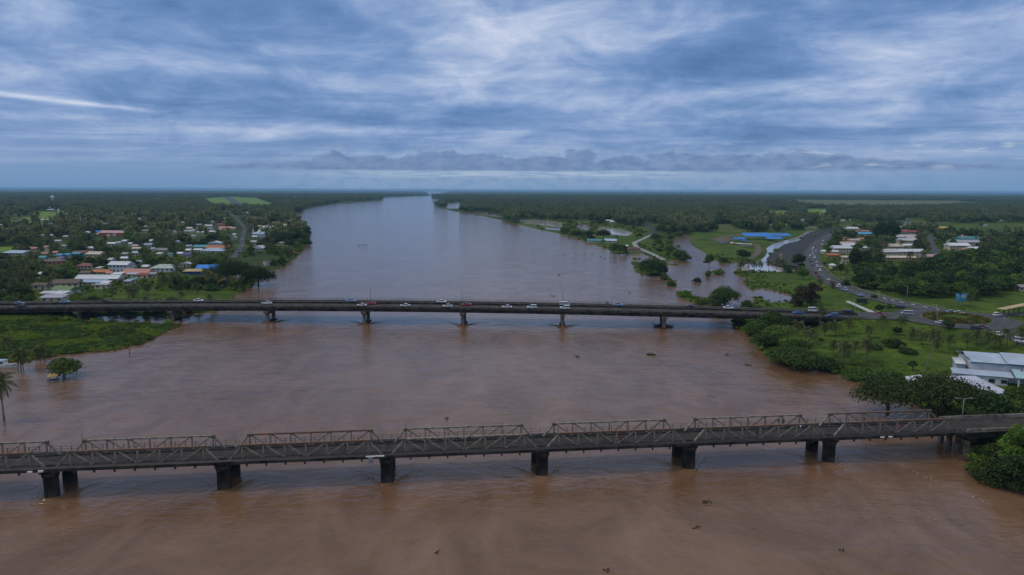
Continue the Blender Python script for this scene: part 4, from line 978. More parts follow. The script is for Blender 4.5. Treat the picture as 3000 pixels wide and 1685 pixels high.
def inpoly(P, px_poly, z=1.6): return sdist(P, W(px_poly, z)) > 0
LAWNS = [W(p, 1.8) for p in ([(330, 866), (400, 852), (470, 856), (560, 848), (700, 845), (690, 890), (150, 893), (160, 880), (300, 880)],
     [(2421, 794), (2527, 792), (2628, 774), (2678, 777), (2602, 802), (2511, 814.5), (2469, 827), (2426, 804)],
     [(684, 800), (700, 756), (770, 745), (820, 748), (850, 755), (815, 785), (760, 795)])]
ROADPTS = [(k, np.array([[p.x, p.y] for p in RL[k]])) for k in RL]
for k, hw_ in (('left', 6),):
    for p in RL[k]:
        x, y, zc = pix(p); w = 3.0 * FPX / zc; KEEP.append((x - w, x + w, y - 1, y + 1, p.y))
for poly in PONDS[:9]:
    X_, Y_ = np.meshgrid(np.linspace(poly[:, 0].min(), poly[:, 0].max(), 9), np.linspace(poly[:, 1].min(), poly[:, 1].max(), 9)); Q_ = np.stack([X_.ravel(), Y_.ravel()], 1); Q_ = Q_[sdist(Q_, poly) > 2]
    for c in Q_: x, y, zc = pix((c[0], c[1], 0)); KEEP.append((x - 4, x + 4, y - 1, y + 1, c[1]))
for k in ('flooded', 'track'):
    for p in RL[k]: x, y, zc = pix(p); KEEP.append((x - 7, x + 7, y - 1, y + 1, p.y))
for c in ((640, 589), (700, 592), (770, 596), (690, 583), (665, 583), (680, 588)): KEEP.append((c[0] - 30, c[0] + 30, c[1] - 4, c[1] + 5, at(c[0], c[1]).y))
for c in ((110, 630), (60, 638), (150, 628), (2275, 624), (2390, 625)): KEEP.append((c[0] - 30, c[0] + 30, c[1] - 4, c[1] + 4, at(c[0], c[1]).y))
KEEP.append((2100, 2330, 680, 712, at(2200, 690).y)); KEEP.append((2355, 2440, 668, 800, at(2400, 800).y)); KEEP.append((2010, 2240, 690, 760, at(2100, 700).y))
KEEP.append((2715, 2750, 690, 745, at(2730, 745).y))
KEEP.append((0, 30, 732, 738, at(20, 735, 1.5).y))
def candidates(y0, y1, g, u=.86):
    xs = np.arange(-u * y1, u * y1, g); yy = np.arange(y0, y1, g); X, Y = np.meshgrid(xs, yy); P = np.stack([X.ravel(), Y.ravel()], 1); P += nrng.uniform(-.5, .5, P.shape) * g
    return P[(np.abs(P[:, 0]) < u * P[:, 1] + 15)]
def filt(P, h, r, min_sd=3.0, keepout=True, fields=True):
    """drop points in water, on roads, in clearings, on houses, or hiding what the photograph leaves open."""
    sd = land_sd(P); ok = sd > min_sd
    if fields:
        for f in list(FIELD.values()) + [MARKET, gp] + LAWNS: ok &= sdist(P, f) < r * .6
    for k, pts in ROADPTS:
        d = np.full(len(P), 1e9)
        for q in pts: d = np.minimum(d, np.hypot(P[:, 0] - q[0], P[:, 1] - q[1]))
        ok &= d > ROADS[k][1] + r * .7
    ok &= np.hypot(P[:, 0] - RB.x, P[:, 1] - RB.y) > 26 + r
    for x, y, rr in FOOT: ok &= np.hypot(P[:, 0] - x, P[:, 1] - y) > rr * .8 + r * .5
    if keepout:
        d0 = np.column_stack([P, np.full(len(P), 1.5)]) - np.array([0, 0, CAM_H]); zc = d0 @ np.array(CF); sx = 1500 + FPX * (d0 @ np.array(CR)) / zc; sy = 842.5 - FPX * (d0 @ np.array(CU)) / zc
        top = sy - h * FPX / zc; rr = r * FPX / zc
        for (x0, x1, y0, y1, dep) in KEEP: ok &= ~((P[:, 1] < dep) & (sx + rr * .8 > x0) & (sx - rr * .8 < x1) & (top < y1) & (sy > y0))
    return P[ok]
def heights(P): return np.maximum(land_h(P), .4)
print('plants ready', len(HOUSES))
PALMS, TREES, BUSHES, GRASS = [], [], [], []                            # x, y, z, scale, rot, variant
def put(lst, P, smin, smax, nvar, pz=None):
    if len(P) == 0: return
    z = heights(P); n = len(P); sc_ = nrng.uniform(smin, smax, n); sc_ = np.where((nrng.random(n) < .07) & (P[:, 1] > 700), sc_ * 1.55, sc_); lst.append(np.column_stack([P, z - .1, sc_, nrng.uniform(0, 6.28, n), nrng.integers(0, nvar, n)]))
def split_put(P, fp, ps, ts):
    m = nrng.random(len(P)); A = filt(P[m < fp], 10.5 * ps[1], 3.0 * ps[1]); B = filt(P[m >= fp], 9.5 * ts[1], 5.0 * ts[1]); put(PALMS, A, *ps, 3); put(TREES, B, *ts, 3)
def gaps(P): return (np.sin(P[:, 0] * .021 + 2 * np.sin(P[:, 1] * .013)) + np.sin(P[:, 1] * .017 - P[:, 0] * .009 + 1.5 * np.sin(P[:, 0] * .03))) < 1.0
rightof = lambda P: P[:, 0] > (P[:, 1] * .055 - 20)
ESTATE = [(2400, 812), (2470, 835), (2600, 830), (2790, 800), (2850, 765), (3060, 740), (3060, 655), (2470, 655), (2440, 690)]
OPENP = [(1480, 640), (1600, 640), (1740, 652), (1870, 664), (1935, 652), (1995, 690), (1975, 722), (2012, 764), (1945, 768), (1790, 740), (1600, 682)]
# left bank town
P = candidates(335, 700, 6.6); P = P[~rightof(P)]; split_put(P[nrng.random(len(P)) < .80], .42, (.62, .95), (.45, .85))
P = candidates(335, 640, 5.0); P = P[~rightof(P)]; P = filt(P[nrng.random(len(P)) < .5], 2.4, 1.8); put(BUSHES, P, .6, 1.3, 4)
# left bank and right bank woods
P = candidates(700, 1300, 7.0); L_ = P[~rightof(P)]; L_ = L_[gaps(L_)]; split_put(L_[nrng.random(len(L_)) < .93], .66, (.75, 1.25), (.6, 1.2))
P = candidates(560, 1300, 7.0); R_ = P[rightof(P)]; R_ = R_[~inpoly(R_, ESTATE) & ~inpoly(R_, OPENP)]; _b = (R_[:, 0] > R_[:, 1] * .40) & (np.sin(R_[:, 1] * .035 + 1.6 * np.sin(R_[:, 0] * .011)) > .15); R_ = R_[~_b | (nrng.random(len(R_)) < .22)]; R_ = R_[(R_[:, 1] > 640) | (R_[:, 0] < R_[:, 1] * .28)]; R_ = R_[gaps(R_)]; split_put(R_[nrng.random(len(R_)) < .93], .58, (.75, 1.25), (.6, 1.25))
# sparse trees on the flooded point
P = candidates(600, 1250, 9.0); P = P[inpoly(P, OPENP)]; split_put(P[nrng.random(len(P)) < .22], .3, (.6, .95), (.35, .75))
# estate trees
P = candidates(430, 1100, 8.0); P = P[inpoly(P, ESTATE)]; split_put(P[nrng.random(len(P)) < .62], .35, (.7, 1.0), (.5, .95))
P = candidates(430, 900, 5.0); P = P[inpoly(P, ESTATE)]; P = filt(P[nrng.random(len(P)) < .5], 2.0, 1.5); put(BUSHES, P, .6, 1.2, 4)
# big trees behind the roundabout
T1 = [(2506, 842), (2577, 855), (2653, 872.5), (2779, 872.5), (2842, 885), (2918, 868), (2970, 850), (3060, 840), (3060, 740), (2855, 752), (2760, 770), (2703, 800), (2602, 812), (2506, 824)]
P = candidates(330, 640, 6.2); P = P[inpoly(P, T1, 2.0)]; P = filt(P[nrng.random(len(P)) < .8], 8, 3.6, keepout=False); put(TREES, P, .55, 1.3, 3)
# shrubs, reeds and tall grass on the banks and lawns
P = candidates(105, 345, 2.6, 1.0); P = P[P[:, 0] > 60]; P = filt(P, 1.0, 1.0, .3, False); e_ = land_sd(P); P = P[(e_ < 9) | (nrng.random(len(P)) < .010)]; put(BUSHES, P, .35, .95, 4)
P = candidates(160, 345, 2.2, 1.0); P = P[P[:, 0] > 60]; P = filt(P, .5, .8, .3, False); n1_ = np.sin(P[:, 0] * .13 + 2 * np.sin(P[:, 1] * .05)) + np.sin(P[:, 1] * .17 + P[:, 0] * .06); P = P[(nrng.random(len(P)) < .25 + .3 * n1_)]; put(GRASS, P, .18, .42, 3)
PEN = [(-120, 905), (200, 915), (250, 936), (235, 945), (540, 953), (500, 966), (447, 994), (360, 1027), (243, 1033), (93, 1056), (-80, 1066)]
P = candidates(225, 345, 1.45, 1.0); P = P[inpoly(P, PEN, .5)]; P = filt(P, .8, .8, .1, False); _v = np.sin(P[:, 0] * .21 + 1.7 * np.sin(P[:, 1] * .16)) + np.sin(P[:, 1] * .23 + P[:, 0] * .08) + nrng.normal(0, .5, len(P)); put(GRASS, P[_v > .1], .26, .50, 2); put(GRASS, P[_v <= .1], .42, .85, 2); GRASS[-1][:, 5] = 2 + nrng.integers(0, 2, len(GRASS[-1]))
P = candidates(300, 640, 3.2); P = P[rightof(P) & (P[:, 0] < 330)]; sd_ = land_sd(P); P = P[(sd_ > .2) & (sd_ < 14)]; P = filt(P[nrng.random(len(P)) < .45], 1.0, 1.0, .2, False, False); put(BUSHES, P, .35, .8, 4)
P = candidates(300, 1000, 4.2); sd_ = land_sd(P); P = P[(sd_ > .3) & (sd_ < 12) & ~rightof(P)]; P = filt(P[nrng.random(len(P)) < .7], 1.5, 1.2, .2, False, True); put(BUSHES, P, .5, 1.3, 4)
P = candidates(620, 1600, 8.0); sd_ = land_sd(P); P = P[(sd_ > .5) & (sd_ < 20) & rightof(P)]; P = filt(P[nrng.random(len(P)) < .4], 4, 1.5, .2, True, True); put(BUSHES, P, 1.0, 2.2, 4)
# far woods in clumps
CP, CT = [], []
for y0, y1, g_, s_ in ((1300, 2900, 13.5, 1.0), (2900, 7000, 27, 1.5)):
    P = candidates(y0, y1, g_); P = P[gaps(P * .6) | (nrng.random(len(P)) < .25)]; P = filt(P[nrng.random(len(P)) < .9], 11, 6, 6.0); m = nrng.random(len(P)) < .5; z = heights(P)
    for lst, mm in ((CP, m), (CT, ~m)):
        n = int(mm.sum()); lst.append(np.column_stack([P[mm], z[mm], nrng.uniform(.6, 1.3, n) * s_ ** .5, nrng.uniform(0, 6.28, n), nrng.integers(0, 2 if lst is CP else 3, n)]))
PALMS = np.vstack(PALMS); TREES = np.vstack(TREES); BUSHES = np.vstack(BUSHES); GRASS = np.vstack(GRASS); CP = np.vstack(CP); CT = np.vstack(CT)
print('palms', len(PALMS), 'trees', len(TREES), 'bushes', len(BUSHES), 'clumps', len(CP), len(CT))
def infront(A): u = np.abs(A[:, 0] / A[:, 1]); return u < .77
NEAR_N = 250
def take(A, n):
    A = A[np.argsort(A[:, 1] + np.where(infront(A), 0, 1e6))]; return A[:n], A[n:]
np_, PALMS = take(PALMS, NEAR_N); nt_, TREES = take(TREES, NEAR_N)
def tree_obj(name, kind, x, y, z, s, rz, label, cat, group=None, fronds=False, sc=None):
    o = empty(name, (x, y, z), rz); o.scale = sc or (s, s, s); link('trunk', kind.trunk, o)
    if fronds:
        for m_ in kind.fronds: link('frond', m_, o, kind.top)
    else: link('crown', kind.crown, o)
    return tag(o, label, cat, group)
def rowed(A, per=12):
    """row and place from the left of each tree, rows counted from the bridge."""
    out = {}
    for side in (0, 1):
        ii = [i for i in np.argsort(A[:, 1]) if (A[i, 0] >= 0) == bool(side)]
        for r0 in range(0, len(ii), per):
            for c, i in enumerate(sorted(ii[r0:r0 + per], key=lambda q: A[q, 0] / A[q, 1])): out[i] = (ORD[r0 // per], ORD[c])
    return out
rw_ = rowed(np_)
for i_, r_ in enumerate(np_):
    k = MIDPALM[int(r_[5])]; side = 'left bank town' if r_[0] < 0 else 'right bank'
    tree_obj('coconut_palm', k, r_[0], r_[1], r_[2], r_[3], r_[4], f'coconut palm, {rw_[i_][1]} from left in the {rw_[i_][0]} row from the bridge, {side}', 'palm', 'garden palms of the ' + side)
rw_ = rowed(nt_)
for i_, r_ in enumerate(nt_):
    k = MIDTREE[int(r_[5]) + (2 if r_[4] > 3.5 else 0)]; side = 'left bank town' if r_[0] < 0 else 'right bank slope'
    tree_obj('broadleaf_tree', k, r_[0], r_[1], r_[2], r_[3], r_[4], f'leafy tree, {rw_[i_][1]} from left in the {rw_[i_][0]} row from the bridge, {side}', 'tree', 'leafy trees of the ' + side)
scatter('palm_grove', [joined('palm', k, (M['palmtrunk'], M['palm'])) for k in FARPALM], PALMS, 'dense grove of coconut palms behind both river banks')
scatter('woodland', [joined('tree', k, (M['trunk'], m)) for k, m in zip(FARTREE, (M['leaf'], M['darkleaf'], M['leaf2']))], TREES, 'mixed green woodland between the palms on both banks')
scatter('undergrowth', [k.crown for k in BUSH], BUSHES, 'low green shrubs and tall grass along the banks')
scatter('tall_grass', [k.crown for k in TUFT], GRASS, 'tall grass and creepers on the river banks')
scatter('far_palm_forest', CL_P, CP, 'far palm forest reaching to the horizon'); scatter('far_woodland', CL_T, CT, 'far dark woodland reaching to the horizon')
# canopy sheet beyond the last single trees
cy = np.array([6500, 7200, 8000, 9000, 10300, 12000, 14500, 18000, 23000.]); cu = np.linspace(-1.0, 1.0, 500); YY, UU = np.meshgrid(cy, cu, indexing='ij'); CPt = np.stack([(YY * UU).ravel(), YY.ravel()], 1)
csd = land_sd(CPt); cz = np.where(csd > 5, 9 + nrng.normal(0, 2.2, len(CPt)), -1.0); ix = np.arange(YY.size).reshape(YY.shape)
F_ = np.stack([ix[:-1, :-1], ix[:-1, 1:], ix[1:, 1:], ix[1:, :-1]], -1).reshape(-1, 4)
tag(link('horizon_forest', arr_mesh('horizon_forest', np.column_stack([CPt, cz]), F_, [pmat('canopy', (.035, .058, .018), .95, .3, .02, coord='Object')])), 'forest canopy on the horizon', kind='stuff')
# ------------------------------------------------------------------ single trees the photograph picks out
def big_tree(px, py, wpx, hpx, mat, label, seed, name='broadleaf_tree', flat=.55, base=.25, dens=1.0, leaf=.34, cat='tree', group=None, lobes=None, z=None):
    zg = z if z is not None else 1.0; p = at(px, py, zg)
    if z is None: zg = max(gh(p.x, p.y), -.1); p = at(px, py, zg)
    zc = pix(p)[2]; w, h = wpx * zc / FPX, hpx * zc / FPX; g = np.random.default_rng(seed); n = lobes or int(8 + w * .7)
    lb = make_lobes(g, w, h, n, flat, base); k = Kind(); V, F = leaf_cloud(g, lb, int(min(9000, 26 * w * h * dens / (leaf / .34) ** 2 + 300)), leaf); k.crown = arr_mesh('crown', V, F, [mat]); k.trunk = trunk_mb(g, h, max(.12, w * .022), lb, 7).mesh('trunk', M['trunk'])
    return tree_obj(name, k, p.x, p.y, zg - .1, 1.0, 0.0, label, cat, group)
T = big_tree
T(2600, 1212, 205, 112, M['rainleaf'], 'wide dark rain tree leaning over the water behind the truss bridge', 1, 'rain_tree', .42, .30, 1.5, .30, lobes=26)
T(2755, 1222, 225, 128, M['rainleaf'], 'second wide dark rain tree in front of the white warehouse roofs', 2, 'rain_tree', .42, .30, 1.4, .30, lobes=26)
T(2890, 1232, 130, 95, M['darkleaf'], 'dark leafy tree behind the right bridge approach', 3, lobes=14, dens=1.3)
T(2960, 1225, 90, 60, M['leaf2'], 'bright green bushy tree behind the right bridge approach', 4, lobes=10, base=.05)
T(3010, 1215, 110, 95, M['leaf'], 'leafy tree cut by the right edge behind the bridge approach', 5)
T(2600, 1128, 120, 48, M['leaf'], 'low bushy tree at the water edge left of the warehouse', 6, base=.0)
T(2520, 1112, 100, 30, M['leaf'], 'low shrub thicket on the bank above the rain trees', 7, 'shrub_thicket', base=.0, cat='shrub')
for i, (x, y, w, h, m) in enumerate(((2862, 1398, 70, 62, 'leaf2'), (2900, 1416, 85, 84, 'leaf'), (2955, 1438, 95, 118, 'darkleaf'), (3015, 1445, 110, 150, 'leaf'), (2915, 1355, 80, 60, 'rainleaf'), (2972, 1372, 90, 140, 'leaf2'), (3020, 1350, 110, 120, 'leaf'), (2940, 1318, 80, 54, 'rainleaf'))):
    T(x, y, w, h, M[m], f'dark mangrove shrub in the bottom right corner, {ORD[i]} of the thicket from the water side', 20 + i, 'mangrove_shrub', .75, .0, 1.3, .24, 'shrub', 'mangrove thicket at the right corner')
for i, (x, y, w, h, m, l) in enumerate((
    (2345, 1080, 150, 62, 'rainleaf', 'dark round mango tree overhanging the right shore'), (2285, 1066, 90, 52, 'leaf', 'dark shore tree left of the round mango tree'), (2418, 1086, 90, 44, 'darkleaf', 'dark low tree on the shore right of the mango tree'),
    (2236, 1020, 80, 50, 'leaf', 'green shore tree below the concrete bridge end'), (2275, 1010, 75, 62, 'leaf2', 'green tree rising to the bridge deck on the right bank'), (2215, 985, 70, 55, 'leaf', 'leafy tree at the shore corner under the concrete bridge'), (2330, 1035, 90, 46, 'leaf', 'mid green tree behind the dark mango tree'),
    (2265, 975, 85, 68, 'leaf', 'sparse tall tree screening the right end of the concrete bridge'), (2618, 1018, 60, 26, 'darkleaf', 'round dark shrub in the middle of the right lawn'), (2560, 1022, 50, 16, 'darkleaf', 'flat dark shrub left of the round shrub on the lawn'), (2655, 1034, 60, 14, 'darkleaf', 'flat hedge clump right of the round shrub on the lawn'),
    (2625, 982, 30, 26, 'darkleaf', 'small dark shrub below the roundabout bank'), (2673, 1086, 30, 30, 'darkleaf', 'lone columnar shrub on the lawn by the tall leaning palm'), (2775, 963, 34, 28, 'darkleaf', 'dark bushy tree at the near edge of the roundabout'),
    (2575, 915, 28, 24, 'leaf', 'round clipped tree at the tip of the road fork'), (2602, 913, 26, 22, 'leaf', 'second round clipped tree at the road fork'), (2560, 875, 22, 14, 'leaf', 'shrub behind the bus shelter'))):
    T(x, y, w, h, M[m], l, 40 + i, dens=1.15, base=.05 if h < 40 else .15)
for i, (x, y, w, h, m, l) in enumerate((
    (2120, 897, 86, 64, 'leaf', 'big round tree standing in the flood behind the concrete bridge'), (2105, 899, 60, 34, 'darkleaf', 'dark shrub at the foot of the big round flooded tree'), (2055, 893, 50, 18, 'leaf2', 'low shrub on the thin island by the bridge'), (2005, 868, 42, 18, 'leaf2', 'light green shrub at the left tip of the thin island'),
    (1908, 808, 80, 58, 'darkleaf', 'large dark bush on the mud island in the river'), (1935, 806, 40, 34, 'darkleaf', 'dark bush at the right flank of the mud island'), (1966, 838, 30, 17, 'leaf', 'small round bush awash below the mud island'), (1946, 820, 22, 14, 'leaf', 'tiny bush on the spit of the mud island'),
    (2042, 828, 28, 15, 'leaf', 'lone shrub awash in the flooded creek'), (2077, 786, 30, 42, 'leaf', 'thin leafy tree standing in the flooded creek'), (2104, 803, 40, 14, 'leaf2', 'grassy shrub on the islet in the creek'), (2075, 812, 18, 20, 'leaf2', 'narrow shrub awash left of the creek islet'), (2190, 904, 38, 26, 'leaf', 'bush on the shore right of the big round flooded tree'),
    (1990, 758, 46, 26, 'darkleaf', 'dark bush on the creek bank'), (2008, 764, 34, 22, 'leaf', 'bush at the point of the creek bank'), (1965, 740, 40, 22, 'leaf', 'bush beside the flooded track'), (1955, 690, 70, 34, 'darkleaf', 'dark tree group beside the country road'), (1920, 700, 36, 16, 'leaf', 'shrub on the verge of the country road'),
    (2175, 762, 46, 32, 'darkleaf', 'dark tree at the foot of the market field'), (2120, 770, 30, 16, 'leaf', 'shrub at the low corner of the market field'), (2342, 897, 52, 66, 'reed', 'brown bare shrub mass left of the grass slope'), (2378, 893, 52, 70, 'reed', 'second brown bare shrub mass by the road bank'), (2362, 885, 46, 50, 'darkleaf', 'dark shrub between the brown shrubs'),
    (2338, 800, 36, 60, 'darkleaf', 'tall dark tree beside the gravel apron end'), (2352, 820, 34, 34, 'leaf', 'green tree below the tall dark tree by the apron'), (2310, 800, 30, 26, 'leaf', 'low tree behind the row of palms'),
    (1800, 744, 30, 33, 'leaf', 'two-stemmed tree in the water by the red pavilion'), (1826, 746, 26, 30, 'leaf', 'thin tree in the water left of the red pavilion'), (1690, 690, 34, 24, 'leaf', 'waterfront tree left of the orange roof'), (1728, 700, 32, 26, 'darkleaf', 'waterfront tree behind the teal roof'), (1768, 700, 40, 30, 'darkleaf', 'dark waterfront tree right of the teal roof'), (1660, 684, 40, 16, 'leaf', 'bush cluster on the embankment tip'),
    (2501, 796, 40, 72, 'darkleaf', 'tall dark tree on the estate lawn'), (2537, 792, 34, 62, 'leaf', 'tall thin tree right of the dark lawn tree'), (2476, 838, 26, 20, 'darkleaf', 'dark shrub behind the main road bend'), (2462, 806, 22, 34, 'darkleaf', 'dark narrow tree on the estate lawn edge'),
    (672, 832, 140, 78, 'darkleaf', 'huge dark tree on the left shore by the pond'), (757, 838, 96, 62, 'darkleaf', 'broad tree leaning over the river on the left shore'), (577, 846, 60, 36, 'darkleaf', 'round dark tree by the flooded garden'), (512, 842, 50, 34, 'darkleaf', 'dark tree left of the flooded garden'), (620, 850, 50, 20, 'leaf', 'shrub in front of the huge dark tree'), (700, 852, 40, 18, 'leaf', 'shrub on the shore under the leaning tree'),
    (827, 776, 26, 26, 'leaf', 'tree at the wet river point on the left'), (802, 778, 24, 20, 'leaf', 'shrub at the wet river point on the left'), (793, 724, 60, 34, 'darkleaf', 'dark riverside tree behind the cream gabled house'), (830, 716, 56, 38, 'darkleaf', 'dark riverside tree in the left bank row'), (862, 706, 52, 40, 'darkleaf', 'tall riverside tree where the bank bulges'), (888, 700, 46, 38, 'darkleaf', 'outermost riverside tree on the left bank bulge'), (892, 720, 40, 24, 'leaf', 'low riverside tree at the foot of the bulge'),
    (188, 1103, 98, 60, 'leaf2', 'bright green tree standing in the river at the left'))):
    T(x, y, w, h, M[m], l, 80 + i, dens=1.2, base=.0 if (h < 30 or m == 'reed') else .12, flat=.65, leaf=.34 if y > 780 else .5)
for i in range(7):
    x = 2570 + i * 9; p = at(x, 712 - (i % 3) * 5, 2.0)
    tree_obj('casuarina_tree', CASUARINA, p.x, p.y, 1.8, 1, i * 1.3, f'tall feathery tree in the middle of the estate, {ORD[i]} from left of its stand', 'tree', 'tall feathery trees in the estate', sc=(.85, .85, 1.15 + .1 * (i % 2)))
# palms near enough to show their fronds
def near_palm(px, py, hpx, label, kind=0, crown=None, lean=None, name='coconut_palm', z=None):
    zg = z if z is not None else 1.2; p = at(px, py, zg)
    if z is None: zg = max(gh(p.x, p.y), -.3); p = at(px, py, zg)
    zc = pix(p)[2]; h = hpx * zc / FPX; k = NEARPALM[kind % 3]; s = h / (k.h + 1.2); sw = crown or max(.75, min(1.15, s))
    o = tree_obj(name, k, p.x, p.y, zg - .1, 1, rng.uniform(0, 6.28), label, 'palm', fronds=True, sc=(sw, sw, s))
    for c in o.children:
        if c.name.startswith('frond'): c.scale = (1, 1, sw / s)
    if lean: o.rotation_euler = (lean[0], lean[1], o.rotation_euler.z)
    return o
for i, (x, y, h, l) in enumerate((
    (13, 1236, 138, 'tall palm standing in the river at the left edge'), (53, 1090, 62, 'left stem of the palm cluster by the moored boat'), (61, 1092, 66, 'middle stem of the palm cluster by the moored boat'), (69, 1088, 58, 'right stem of the palm cluster by the moored boat'),
    (131, 1056, 40, 'yellowish palm on the shore behind the flooded tree'), (119, 1058, 38, 'palm left of the yellowish shore palm'), (26, 1040, 52, 'palm on the grassy left point above the boat'),
    (331, 879, 38, 'first palm from left on the lawn before the bridge'), (377, 872, 36, 'second palm from left on the lawn before the bridge'), (403, 871, 34, 'third palm from left on the lawn before the bridge'), (422, 864, 34, 'fourth palm from left on the lawn before the bridge'), (434, 864, 32, 'fifth palm from left on the lawn before the bridge'), (480, 850, 40, 'palm in front of the salmon roofs on the left'),
    (2381, 1021, 52, 'bushy palm behind the dark mango tree'), (2470, 1070, 68, 'tall palm on the lawn edge, left of the pair'), (2540, 1062, 66, 'tall palm on the lawn, right of the pair'), (2306, 1000, 42, 'palm among the trees below the bridge end'), (2402, 945, 46, 'palm rising in front of the bridge deck'), (2416, 985, 36, 'small palm under the bridge edge'), (2448, 985, 40, 'palm below the abutment, left one'), (2482, 978, 44, 'palm below the abutment, right one'),
    (2585, 965, 40, 'palm on the grass bank under the road fork'), (2668, 995, 32, 'small palm on the bank under the roundabout'), (2740, 1032, 40, 'palm right of the tall leaning palm'), (2780, 1024, 42, 'bushy palm in the middle of the lawn row'), (2834, 1022, 44, 'thin palm left of the warehouse roof'), (2896, 1024, 54, 'large palm behind the warehouse roof'), (2916, 1024, 40, 'smaller palm beside the large palm behind the warehouse'), (2988, 1022, 60, 'palm at the right edge behind the warehouse'), (3004, 1000, 50, 'palm cut by the right edge by the road'),
    (2171, 799, 32, 'first palm from left in the creek side row'), (2191, 797, 36, 'second palm from left in the creek side row'), (2211, 798, 34, 'third palm from left in the creek side row'), (2227, 799, 32, 'fourth palm from left in the creek side row'), (2252, 795, 30, 'fifth palm from left in the creek side row'), (2274, 790, 34, 'sixth palm from left in the creek side row'), (2291, 799, 36, 'seventh palm from left in the creek side row'), (2330, 798, 50, 'tall palm at the right end of the creek side row'),
    (2505, 1040, 44, 'short palm between the lawn pair'), (2440, 1046, 46, 'palm left of the lawn pair by the mango tree'), (2360, 1010, 50, 'palm behind the green shore trees'), (2335, 985, 46, 'palm under the bridge edge left of the slope'), (2545, 990, 34, 'low palm on the upper lawn'), (2700, 1010, 36, 'palm on the lawn before the roundabout bank'), (2640, 960, 30, 'small palm on the upper bank below the road'), (2860, 1010, 38, 'palm between the lawn row and the warehouse'), (2950, 1012, 44, 'palm behind the right half of the warehouse'),
    (2400, 848, 32, 'palm on the verge of the main road bend'), (2438, 846, 18, 'small palm on the verge below the main road'), (2842, 900, 36, 'palm beside the blue billboard'), (2660, 787, 52, 'tall palm in front of the long white estate block'), (2605, 800, 34, 'palm on the estate lawn'))):
    near_palm(x, y, h, l, i)
o = near_palm(2708, 1096, 142, 'very tall leaning palm with a thin dark trunk on the lawn', 1, .85); o.rotation_euler = (0, .16, 0)

# ------------------------------------------------------------------ roundabout flower bed
bedk = [broad_kind(400 + i, 3.4, 1.1, 6, 200, .25, m, .6, 0.0, .05) for i, m in enumerate((leafmat('bed_green', (.05, .07, .015), (.11, .13, .03)), leafmat('bed_ochre', (.12, .10, .02), (.20, .16, .035))))]
n_ = 0
for ring, cnt in ((RBR * .86, 26), (RBR * .55, 14)):
    for i in range(cnt):
        a = 2 * math.pi * i / cnt; k = bedk[(i + (ring < 9)) % 2]
        o = link('flower_bed_shrub', k.crown, None, (RB.x + ring * math.cos(a), RB.y + ring * math.sin(a), RB.z + (.3 if ring > 9 else .6)), a)
        tag(o, f'low clipped shrub in the {"outer" if ring > 9 else "inner"} ring of the roundabout, {ORD[i]} counterclockwise from its right end', 'shrub', 'clipped shrubs on the roundabout')
# ------------------------------------------------------------------ white warehouse
def slab(mb, c, t=.14):
    n = len(mb.v); mb.v += [tuple(p) for p in c] + [(p[0], p[1], p[2] - t) for p in c]; k = len(c)
    mb.f.append(tuple(range(n, n + k))); mb.f.append(tuple(range(n + k, n + 2 * k))[::-1]); mb.sm += [False] * 2
    for i in range(k): j = (i + 1) % k; mb.f.append((n + i, n + j, n + k + j, n + k + i)[::-1]); mb.sm.append(False)
M['roofblue'] = pmat('pale_blue_roof', (.40, .47, .58), .5, .10, .12, spec=.4); M['teal'] = pmat('teal_trim', (.03, .16, .20), .6, .1, 1.0); M['cladding'] = pmat('white_cladding', (.55, .58, .63), .6, .1, .3)
A = at(2826, 1028, 9.2); Bq = at(3000, 1040.5, 9.2); ux = (Bq - A); ux.z = 0; ux.normalize(); uy = Vector((-ux.y, ux.x, 0)); ang = math.atan2(ux.y, ux.x)
wr = empty('warehouse', (A.x, A.y, 1.3), ang); tag(wr, 'large warehouse with pale blue metal roofs and white walls at right', 'warehouse')
Cq = at(2822, 1057, 7.6); dd = abs((Cq - A).dot(uy)); LW = 46.0
def wl(x, y, z): return (x, y, z - 1.3)
mb = MB(); slab(mb, [wl(-.5, -dd, 7.55), wl(9.5, -dd, 7.55), wl(9.5, 0, 9.15), wl(-.5, 0, 9.15)]); mb.build('roof_panel', M['roofblue'], wr)
mb = MB(); slab(mb, [wl(9.5, -dd - .5, 7.85), wl(LW, -dd - .5, 7.85), wl(LW, .3, 9.5), wl(9.5, .3, 9.5)]); mb.build('roof_panel', M['roofblue'], wr)
mb = MB(); slab(mb, [wl(-.5, 0, 9.1), wl(LW, .35, 9.4), wl(LW, dd, 7.4), wl(-.5, dd, 7.4)]); mb.build('roof_panel', M['roofblue'], wr)
mb = MB(); mb.box((LW / 2, 0, 3.1), (LW - .6, 2 * dd - .8, 6.2)); mb.build('wall', M['cladding'], wr)
mb = MB(); mb.box((LW / 2, -dd - .1, 6.12), (LW, .16, .26)); mb.box((-.35, -dd / 2, 6.9), (.2, dd, .3)); mb.build('gutter', M['teal'], wr)
mb = MB(); slab(mb, [wl(-5.5, -dd - 4.2, 4.4), wl(10.5, -dd - 4.2, 4.4), wl(10.5, -dd - .3, 5.2), wl(-5.5, -dd - .3, 5.2)]); mb.build('canopy', M['roofblue'], wr)
mb = MB(); mb.box((2.0, -dd - 2.2, 1.5), (14, 3.2, 3.0)); mb.build('annex_wall', M['cladding'], wr)
mb = MB(); slab(mb, [wl(-3.6, -dd * .75, 6.2), wl(-.6, -dd * .75, 6.2), wl(-.6, -.6, 7.0), wl(-3.6, -.6, 7.0)]); mb.build('side_roof', M['white'], wr)
mb = MB(); mb.box((-2.0, -dd * .4, 2.4), (2.6, dd * .5, 4.8)); mb.build('side_wall', M['cladding'], wr)
